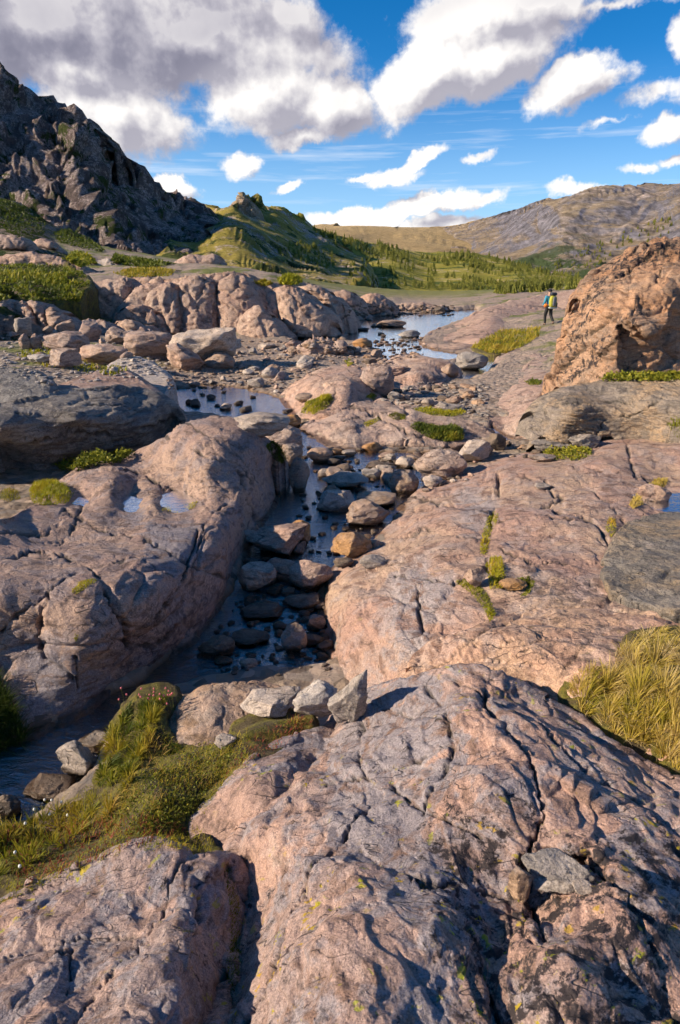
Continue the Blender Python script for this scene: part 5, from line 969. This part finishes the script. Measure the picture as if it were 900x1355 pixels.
# ---- flowers
M['petal_white'] = plain('petal_white', (.75, .74, .68), .9, .1); M['petal_pink'] = plain('petal_pink', (.55, .14, .16), .8, .3); M['stalk'] = plain('stalk', (.12, .13, .02), .8)
def flower(px, pyb, pyt, r, head, lab, cat, group):
    h, _ = hit(px, pyb)
    if h is None: return
    t = h.y*_c-(h.z-ZC)*_s; H = (pyb-pyt)*t/FPX/.85; root = bpy.data.objects.new('flower', None); COL.objects.link(root); root.location = h; tag(root, lab, cat, group)
    root.rotation_euler = (rng.uniform(-.15, .15), rng.uniform(-.15, .15), 0)
    w_ = .0012; V = []; F = []
    for k in range(5):
        z = H*k/4; ox = .004*math.sin(k)
        for q in range(4): V.append((ox+w_*math.cos(q*1.57), w_*math.sin(q*1.57), z))
        if k: F += [((k-1)*4+q, (k-1)*4+(q+1) % 4, k*4+(q+1) % 4, k*4+q) for q in range(4)]
    mk('stalk', V, F, M['stalk'], parent=root)
    Vh, Fh = ICO[3]; Vh = Vh*(1+.35*fbm(Vh*4+px, 3))[:, None]*np.array([r, r, r*1.25])+np.array([0, 0, H]); mk('head', Vh, Fh, M[head], parent=root)
for i, (x, y0, y1) in enumerate([(2,1130,1106),(37,1108,1090),(66,1078,1054),(76,1080,1055),(84,1080,1060),(69,1090,1075),(47,1095,1069),(32,1165,1146),(27,1140,1124),(90,1100,1078)]):
    flower(x, y0, y1, .0065, 'petal_white', 'fluffy white flower head on a thin stalk in the grass by the dark water', 'flower', 'white flowers at the left edge')
for i in range(20):
    x = rng.uniform(160, 232); y = 925+rng.uniform(0, 20); flower(x, y, y-rng.uniform(10, 22), .006, 'petal_pink', 'small reddish pink flower head crowning the tuft at the turf tip', 'flower', 'pink flowers at the turf tip')
# ================================================================= conifers
def conifer_geo(seed, tiers=6, seg=7):
    r = np.random.default_rng(seed); V = []; F = []; T = []
    def add(v, tt): V.append(v); T.append(tt); return len(V)-1
    b = [add((.03*math.cos(k*2.1), .03*math.sin(k*2.1), 0), .05) for k in range(3)]; tp = add((0, 0, .4), .05)
    for k in range(3): F.append((b[k], b[(k+1) % 3], tp, tp))
    for j in range(tiers):
        z = .08+.86*j/tiers; rad = (.25*(1-j/tiers)**.8+.02)*r.uniform(.8, 1.15); top = add((r.normal()*.01, r.normal()*.01, z+.26*(1-.4*j/tiers)), .75)
        ring = []
        for k in range(seg*2):
            a = math.pi*k/seg+j*.7; rr = rad*((1.15 if k % 2 else .55)*r.uniform(.75, 1.2)); ring.append(add((rr*math.cos(a), rr*math.sin(a), z-(.05 if k % 2 else 0)+r.normal()*.012), r.uniform(.2, 1.)))
        for k in range(seg*2): F.append((ring[k], ring[(k+1) % (seg*2)], top, top))
    return np.array(V), np.array(F), np.array(T)
CG = [conifer_geo(i) for i in range(5)]
CT = []
def trees(poly, n, hr, lo=0, hi=1e9, tn=0, px_h=6.5):
    for (x, y) in rand_in(poly, n):
        h, nn = hit(x, y)
        if h is None or h.y < lo or h.y > hi: continue
        s = fbm(np.array([[h.x*.02, h.y*.02, 0]]), 2)[0]
        if fbm(np.array([[h.x*.03, h.y*.012, 3.3]]), 3)[0] < -.12: continue
        CT.append((h, min(max(rng.uniform(.75, 1.25)*px_h*h.y/FPX, 1.3), 14)*(1+.3*s), tn))
trees([(455,352),(490,342),(540,346),(575,352),(580,372),(560,388),(510,392),(480,384),(462,368)], 260, (7, 12), 100, 1000)
trees([(562,376),(600,362),(640,352),(690,352),(730,360),(790,368),(790,390),(700,394),(650,392),(610,390),(580,388)], 800, (6, 10), 100, 1000)
trees([(455,318),(500,322),(540,330),(560,342),(540,350),(480,338),(455,328)], 170, (5, 9), 100, 1400)
trees([(560,342),(620,336),(690,350),(760,366),(650,356),(590,352)], 300, (6, 10), 100, 1400)
trees([(365,330),(395,322),(425,330),(445,352),(415,362),(380,350)], 90, (5, 8), 100, 900)
trees([(385,288),(400,294),(440,308),(470,318),(460,324),(420,312),(395,300)], 60, (4, 7), 100, 900)
trees([(620,395),(690,378),(770,370),(770,396),(620,400)], 180, (4, 8), 60, 900)
trees([(400,300),(700,345),(800,370),(600,398),(420,395),(380,350)], 90, (3, 6), 100, 1400)
trees([(800,316),(880,290),(1000,270),(1000,312),(860,340),(740,368),(690,362),(740,345)], 330, (9, 18), 600, 4000, px_h=5)
CT.sort(key=lambda a: -a[1]/a[0].y)
PR = []
for i, (V, F, T) in enumerate(CG):
    me = mk('conifer', V, F, M['conifer'], smooth=False, attrs={'tint': T}); COL.objects.unlink(me); PR.append(me)
for (h, s, tn) in CT[:290]:
    o = random.choice(PR).copy(); COL.objects.link(o); o.location = (h.x, h.y, h.z-s*.04); f = rng.uniform(.8, 1.2); o.scale = (s*f, s*f, s); o.rotation_euler = (0, 0, rng.uniform(0, 6.3)); tag(o, 'slender conifer standing on the wooded hill beyond the pond', 'conifer', 'conifers on the wooded hill')
Vs = []; Fs = []; Ts = []; nv = 0
for (h, s, tn) in CT[290:]:
    V, F, T = CG[int(rng.integers(5))]; a = rng.uniform(0, 6.3); V = np.stack([V[:, 0]*math.cos(a)-V[:, 1]*math.sin(a), V[:, 0]*math.sin(a)+V[:, 1]*math.cos(a), V[:, 2]], -1)*s
    Vs.append(V+np.array([h.x, h.y, h.z-.3])); Fs.append(F+nv); nv += len(V); Ts.append(np.clip(T+rng.normal()*.15, 0, 1))
tag(mk('conifer_forest', np.concatenate(Vs), np.concatenate(Fs), M['conifer'], smooth=False, attrs={'tint': np.concatenate(Ts)}), 'far conifer forest covering the hill and the foot of the mountain', 'forest', kind='stuff')
# ================================================================= hiker
M['skin'] = plain('skin', (.45, .28, .2), .6, .05); M['jacket'] = plain('turquoise_jacket', (.02, .22, .34), .7, .15, 8); M['trousers'] = plain('black_trousers', (.012, .012, .014), .8, .3, 8)
M['hat'] = plain('dark_cap', (.01, .012, .02), .8); M['boot'] = plain('brown_boot', (.07, .045, .03), .8); M['orange'] = plain('orange_cloth', (.75, .2, .02), .7)
M['pack_yellow'] = plain('pack_yellow', (.34, .33, .03), .7, .15, 8); M['pack_grey'] = plain('pack_grey', (.14, .15, .16), .7); M['pack_dark'] = plain('pack_dark', (.02, .025, .04), .7); M['pale_mat'] = plain('pale_mat', (.5, .55, .5), .8)
def skinned(name, J, E, mat, parent, root=0, lv=2):
    me = bpy.data.meshes.new(name); me.from_pydata([j[:3] for j in J], E, []); o = bpy.data.objects.new(name, me); COL.objects.link(o); o.parent = parent; me.materials.append(mat)
    m = o.modifiers.new('skin', 'SKIN'); m.use_smooth_shade = True; sv = me.skin_vertices[0].data
    for i, j in enumerate(J): sv[i].radius = (j[3], j[4] if len(j) > 4 else j[3])
    sv[root].use_root = True; s = o.modifiers.new('sub', 'SUBSURF'); s.levels = lv; s.render_levels = lv; return o
h, _ = hit(716, 431)
hk = bpy.data.objects.new('person', None); COL.objects.link(hk); h = h+Vector((.25, -.1, 0)); hk.scale = (.86,)*3; hk.location = (h.x, h.y, h.z); hk.rotation_euler = (0, 0, R(12)); tag(hk, 'hiker in a turquoise jacket and black trousers striding away across the pavement with a backpack', 'person')
J = [(0,0,.95,.13,.1),(0,.03,1.2,.125,.1),(0,.06,1.42,.15,.09),(0,.08,1.52,.055),(0,.10,1.62,.085,.095),(0,.10,1.72,.075,.085),
     (-.10,0,.9,.09),(-.12,.14,.5,.062),(-.12,.06,.1,.04),(-.12,.2,.04,.035),
     (.10,0,.9,.09),(.13,.02,.52,.062),(.16,-.26,.2,.04),(.17,-.20,.08,.035),
     (-.2,.05,1.42,.05),(-.27,.0,1.16,.04),(-.26,.2,1.0,.03),(-.25,.28,.98,.025),
     (.2,.05,1.42,.05),(.27,.12,1.16,.04),(.26,.3,1.05,.03),(.25,.38,1.04,.025)]
E = [(0,1),(1,2),(2,3),(3,4),(4,5),(0,6),(6,7),(7,8),(8,9),(0,10),(10,11),(11,12),(12,13),(2,14),(14,15),(15,16),(16,17),(2,18),(18,19),(19,20),(20,21)]
skinned('body', J, E, M['skin'], hk)
g_ = lambda idx, add: [(J[i][0], J[i][1], J[i][2], J[i][3]+add, (J[i][4] if len(J[i]) > 4 else J[i][3])+add) for i in idx]
skinned('jacket', g_([0,1,2,14,15,16,18,19,20], .028), [(0,1),(1,2),(2,3),(3,4),(4,5),(2,6),(6,7),(7,8)], M['jacket'], hk)
skinned('trousers', g_([0,6,7,8,10,11,12], .022), [(0,1),(1,2),(2,3),(0,4),(4,5),(5,6)], M['trousers'], hk)
for (a, b) in ((8, 9), (12, 13)): skinned('boot', g_([a, b], .02), [(0, 1)], M['boot'], hk)
Vc, Fc = ICO[3]; mk('cap', Vc*np.array([.105, .115, .085])+np.array([0, .1, 1.71]), Fc, M['hat'], parent=hk)
mk('waist_pouch', Vc*np.array([.11, .1, .1])+np.array([-.2, .02, 1.0]), Fc, M['orange'], parent=hk)
bp = bpy.data.objects.new('backpack', None); COL.objects.link(bp); bp.scale = (.86,)*3; bp.location = (h.x, h.y, h.z); bp.rotation_euler = (0, 0, R(12)); tag(bp, 'yellow and grey trekking backpack with a dark lid on the back of the hiker', 'backpack')
def rbox(name, c, s, mat, n=3.2):
    V, F = ICO[4]; V = np.sign(V)*np.abs(V)**(2/n); V = V*np.array(s)/2+np.array(c); mk(name, V, F, M[mat], parent=bp)
rbox('pack_body', (.05, -.2, 1.2), (.36, .26, .58), 'pack_yellow'); rbox('front_pocket', (.06, -.335, 1.2), (.18, .1, .46), 'pack_grey'); rbox('lid', (.05, -.17, 1.55), (.34, .27, .16), 'pack_dark')
rbox('rolled_mat', (.08, -.2, .9), (.5, .12, .12), 'pale_mat', 2.4); rbox('side_pocket', (.23, -.22, 1.05), (.1, .16, .24), 'pack_dark')
# ================================================================= camera, sun, sky
cam = bpy.data.cameras.new('camera'); co = bpy.data.objects.new('camera', cam); COL.objects.link(co)
co.location = (0, 0, ZC); co.rotation_euler = (math.pi/2-PITCH, 0, 0)
cam.sensor_fit = 'VERTICAL'; cam.sensor_height = 36; cam.lens = FPX/1355*36; cam.clip_end = 30000; cam.clip_start = .05
cam.dof.use_dof = True; cam.dof.focus_distance = 6.5; cam.dof.aperture_fstop = 9
scene.camera = co
SUN_AZ, SUN_EL = R(-99), R(26)       # azimuth from +Y towards +X
sd = Vector((math.sin(SUN_AZ)*math.cos(SUN_EL), math.cos(SUN_AZ)*math.cos(SUN_EL), math.sin(SUN_EL)))
sl = bpy.data.lights.new('sun', 'SUN'); sl.energy = 5.0; sl.angle = R(.6); sl.color = (1, .84, .63)
so = bpy.data.objects.new('sun', sl); COL.objects.link(so); so.rotation_euler = sd.to_track_quat('Z', 'Y').to_euler(); so.location = sd*50
w = bpy.data.worlds.new('World'); scene.world = w; w.use_nodes = True; t = NT(w.node_tree); t.n.clear()
out = t.new('ShaderNodeOutputWorld'); bg = t.new('ShaderNodeBackground'); t.l.new(bg.outputs[0], out.inputs[0])
sky = t.new('ShaderNodeTexSky', sky_type='NISHITA'); sky.sun_disc = False; sky.sun_elevation = SUN_EL; sky.sun_rotation = SUN_AZ
sky.altitude = 3000; sky.air_density = 1.0; sky.dust_density = .3; sky.ozone_density = 3.
gen = t.new('ShaderNodeTexCoord').outputs['Generated']
sp = t.new('ShaderNodeSeparateXYZ'); t.set(sp.inputs[0], gen)
azn = t.math('ARCTAN2', sp.outputs[0], sp.outputs[1]); eln = t.math('ARCSINE', sp.outputs[2])
cb = t.new('ShaderNodeCombineXYZ'); t.set(cb.inputs[0], azn); t.set(cb.inputs[1], eln); UV = cb.outputs[0]
def ae(px, py):
    d = rays(px, py); d = d/np.linalg.norm(d); return math.atan2(d[0], d[1]), math.asin(d[2])
S = .92/850
CL = [  # px, py, rx, ry, rot(deg, + = right side up), amp, grey
(60,30,250,62,-4,1.25,1.0),(250,45,210,62,-8,1.2,1.0),(375,18,70,34,0,.75,.8),(330,85,110,45,0,.9,.9),(90,85,110,32,-6,1.,1.),
 (150,150,88,52,-12,1.15,.05),(190,175,90,30,0,.7,.35),(345,118,92,50,6,1.15,.08),(442,142,64,34,0,1.05,.35),
 (582,84,108,40,27,1.3,.0),(640,78,100,38,14,1.25,.1),(640,22,105,36,5,1.15,.75),(700,8,90,24,0,.8,.8),(800,0,110,9,0,.5,.7),
 (752,118,52,25,20,1.05,.1),(800,108,45,12,8,.55,.3),(880,172,32,19,20,1.,.1),(872,118,45,16,15,.6,.3),(898,42,20,22,0,.8,.4),
 (550,215,48,11,28,.9,.1),(520,240,42,10,8,.75,.35),(318,222,26,13,0,.85,.25),(400,180,58,14,14,.85,.45),(225,250,42,11,-6,.85,.1),
 (382,251,24,8,20,.8,.3),(570,272,100,13,8,.95,.3),(470,288,90,12,2,.95,.25),(640,262,34,9,15,.8,.5),(766,253,50,10,-4,.75,.4),
 (520,300,160,12,2,.9,.0),(640,205,30,8,5,.6,.5),(850,226,22,6,0,.6,.6),(890,212,26,7,10,.65,.6),(480,238,28,7,12,.6,.5),(60,135,30,14,10,.6,.3),(815,160,50,5,12,.35,.6)]
def chain(vec, acc):
    n = t.new('ShaderNodeVectorMath', operation='MULTIPLY_ADD'); t.set(n.inputs[0], acc); n.inputs[1].default_value = (1e-7,)*3; t.set(n.inputs[2], vec); return n.outputs[0]
def density(vec, dt=0):
    wv = t.vm('ADD', vec, t.vm('SCALE', t.vm('SUBTRACT', t.noise(vec, 10, 5-dt, .68, color=True), (.5, .5, .5)), sc=.058))
    acc = None
    for (px, py, rx, ry, rot, amp, gr) in CL:
        a, e = ae(px, py)
        vv = wv if acc is None else chain(wv, acc)
        m = t.mapping(vv, loc=(a, e, 0), rot=(0, 0, R(rot)), scale=(rx*S*1.02, ry*S*1.1, 1), ty='TEXTURE')
        v = t.math('MULTIPLY_ADD', t.vm('LENGTH', m), -amp*.9, amp*1.0)
        acc = v if acc is None else t.math('SMOOTH_MAX', acc, v, .12)
    # loose cloud field above and around the picture
    f = t.noise(t.mapping(vec, scale=(1, 1.7, 1)), 2.6, 4, .6)
    es = t.new('ShaderNodeSeparateXYZ'); t.set(es.inputs[0], vec)
    up = t.math('MULTIPLY', t.math('MAXIMUM', t.mr(es.outputs[1], .36, .5), t.mr(t.math('ABSOLUTE', es.outputs[0]), .62, .8)), t.mr(es.outputs[1], 1.2, .9))
    fv = t.math('MULTIPLY', t.mr(f, .50, .74, -.2, .9), up)
    acc = t.math('MAXIMUM', acc, t.math('ADD', fv, t.math('MULTIPLY', t.math('SUBTRACT', up, 1), 3)))
    det = t.math('ADD', t.math('MULTIPLY', t.math('SUBTRACT', t.noise(vec, 19, 7-2*dt, .64), .5), 1.0), t.math('MULTIPLY', t.math('SUBTRACT', t.noise(vec, 7, 3, .6), .5), .7))
    return t.math('ADD', acc, det)
D0 = density(UV)
D1 = density(chain(t.vm('ADD', UV, (-.022, .022, 0)), D0), 2)
UV2 = chain(UV, D1)
gacc = None
for (px, py, rx, ry, rot, amp, gr) in CL:
    if gr < .05 or ry < 8: continue
    a, e = ae(px, py); m = t.mapping(UV2 if gacc is None else chain(UV2, gacc), loc=(a, e, 0), rot=(0, 0, R(rot)), scale=(rx*S*1.5, ry*S*1.6, 1), ty='TEXTURE')
    v = t.math('MULTIPLY', t.mr(t.vm('LENGTH', m), .25, 1, 1, 0, smooth=True), gr); gacc = v if gacc is None else t.math('MAXIMUM', gacc, v)
wacc = None
for (px, py, rx, ry, rot, amp, gr) in CL:
    if gr > .16 or ry < 8: continue
    a, e = ae(px, py); m = t.mapping(chain(UV2, gacc if wacc is None else wacc), loc=(a, e, 0), rot=(0, 0, R(rot)), scale=(rx*S*1.25, ry*S*1.3, 1), ty='TEXTURE')
    v = t.mr(t.vm('LENGTH', m), .45, 1.05, 1, 0, smooth=True); wacc = v if wacc is None else t.math('MAXIMUM', wacc, v)
grey = t.math('MULTIPLY', gacc, t.math('SUBTRACT', 1, t.math('MULTIPLY', wacc, .9)))
alpha = t.mr(D0, .05, .42, 0, 1, smooth=True)
edge = t.mr(t.math('SUBTRACT', D0, D1), -.38, .30, 0, 1)
thick = t.mr(D0, .25, 1.3, 0, 1)
lit = t.math('SUBTRACT', t.math('ADD', t.math('MULTIPLY', edge, .62), .52), t.math('MULTIPLY', thick, .1))
lit = t.math('SUBTRACT', lit, t.math('MULTIPLY', grey, t.math('ADD', .20, t.math('MULTIPLY', t.noise(UV, 9, 4, .55), .42))), clamp=True)
ccol = t.ramp(lit, [(0, (.18, .175, .23)), (.3, (.26, .25, .31)), (.55, (.44, .42, .47)), (.8, (.72, .69, .69)), (1, (.95, .91, .87))])
hs = t.new('ShaderNodeHueSaturation'); hs.inputs['Saturation'].default_value = 1.36; hs.inputs['Value'].default_value = 1.; t.set(hs.inputs['Color'], sky.outputs[0])
skyc = t.vm('SCALE', hs.outputs[0], sc=.13)
haz = t.mr(eln, 0, .26, .62, 0, smooth=True)
skyc = t.mix(haz, skyc, (.40, .62, .88))
wsp = t.math('MULTIPLY', t.mr(t.noise(t.mapping(chain(UV2, wacc), rot=(0, 0, R(-3)), scale=(2.2, 34, 1)), 1.6, 5, .62), .52, .78, 0, .6), t.math('MULTIPLY', t.mr(eln, .05, .10), t.mr(eln, .24, .16)))
skyc = t.mix(wsp, skyc, (.8, .84, .9))
col = t.mix(t.math('MULTIPLY', alpha, .97), skyc, ccol)
t.set(bg.inputs['Color'], col); bg.inputs['Strength'].default_value = .74
w.cycles.sampling_method = 'NONE'
scene.view_settings.view_transform = 'Standard'; scene.view_settings.look = 'None'; scene.view_settings.exposure = .72; scene.view_settings.gamma = 1
scene.cycles.max_bounces = 4; scene.cycles.diffuse_bounces = 2; scene.cycles.glossy_bounces = 2; scene.cycles.transparent_max_bounces = 8; scene.cycles.use_adaptive_sampling = True; scene.cycles.adaptive_threshold = .04; scene.cycles.adaptive_min_samples = 16; scene.cycles.use_denoising = True; scene.cycles.use_light_tree = False
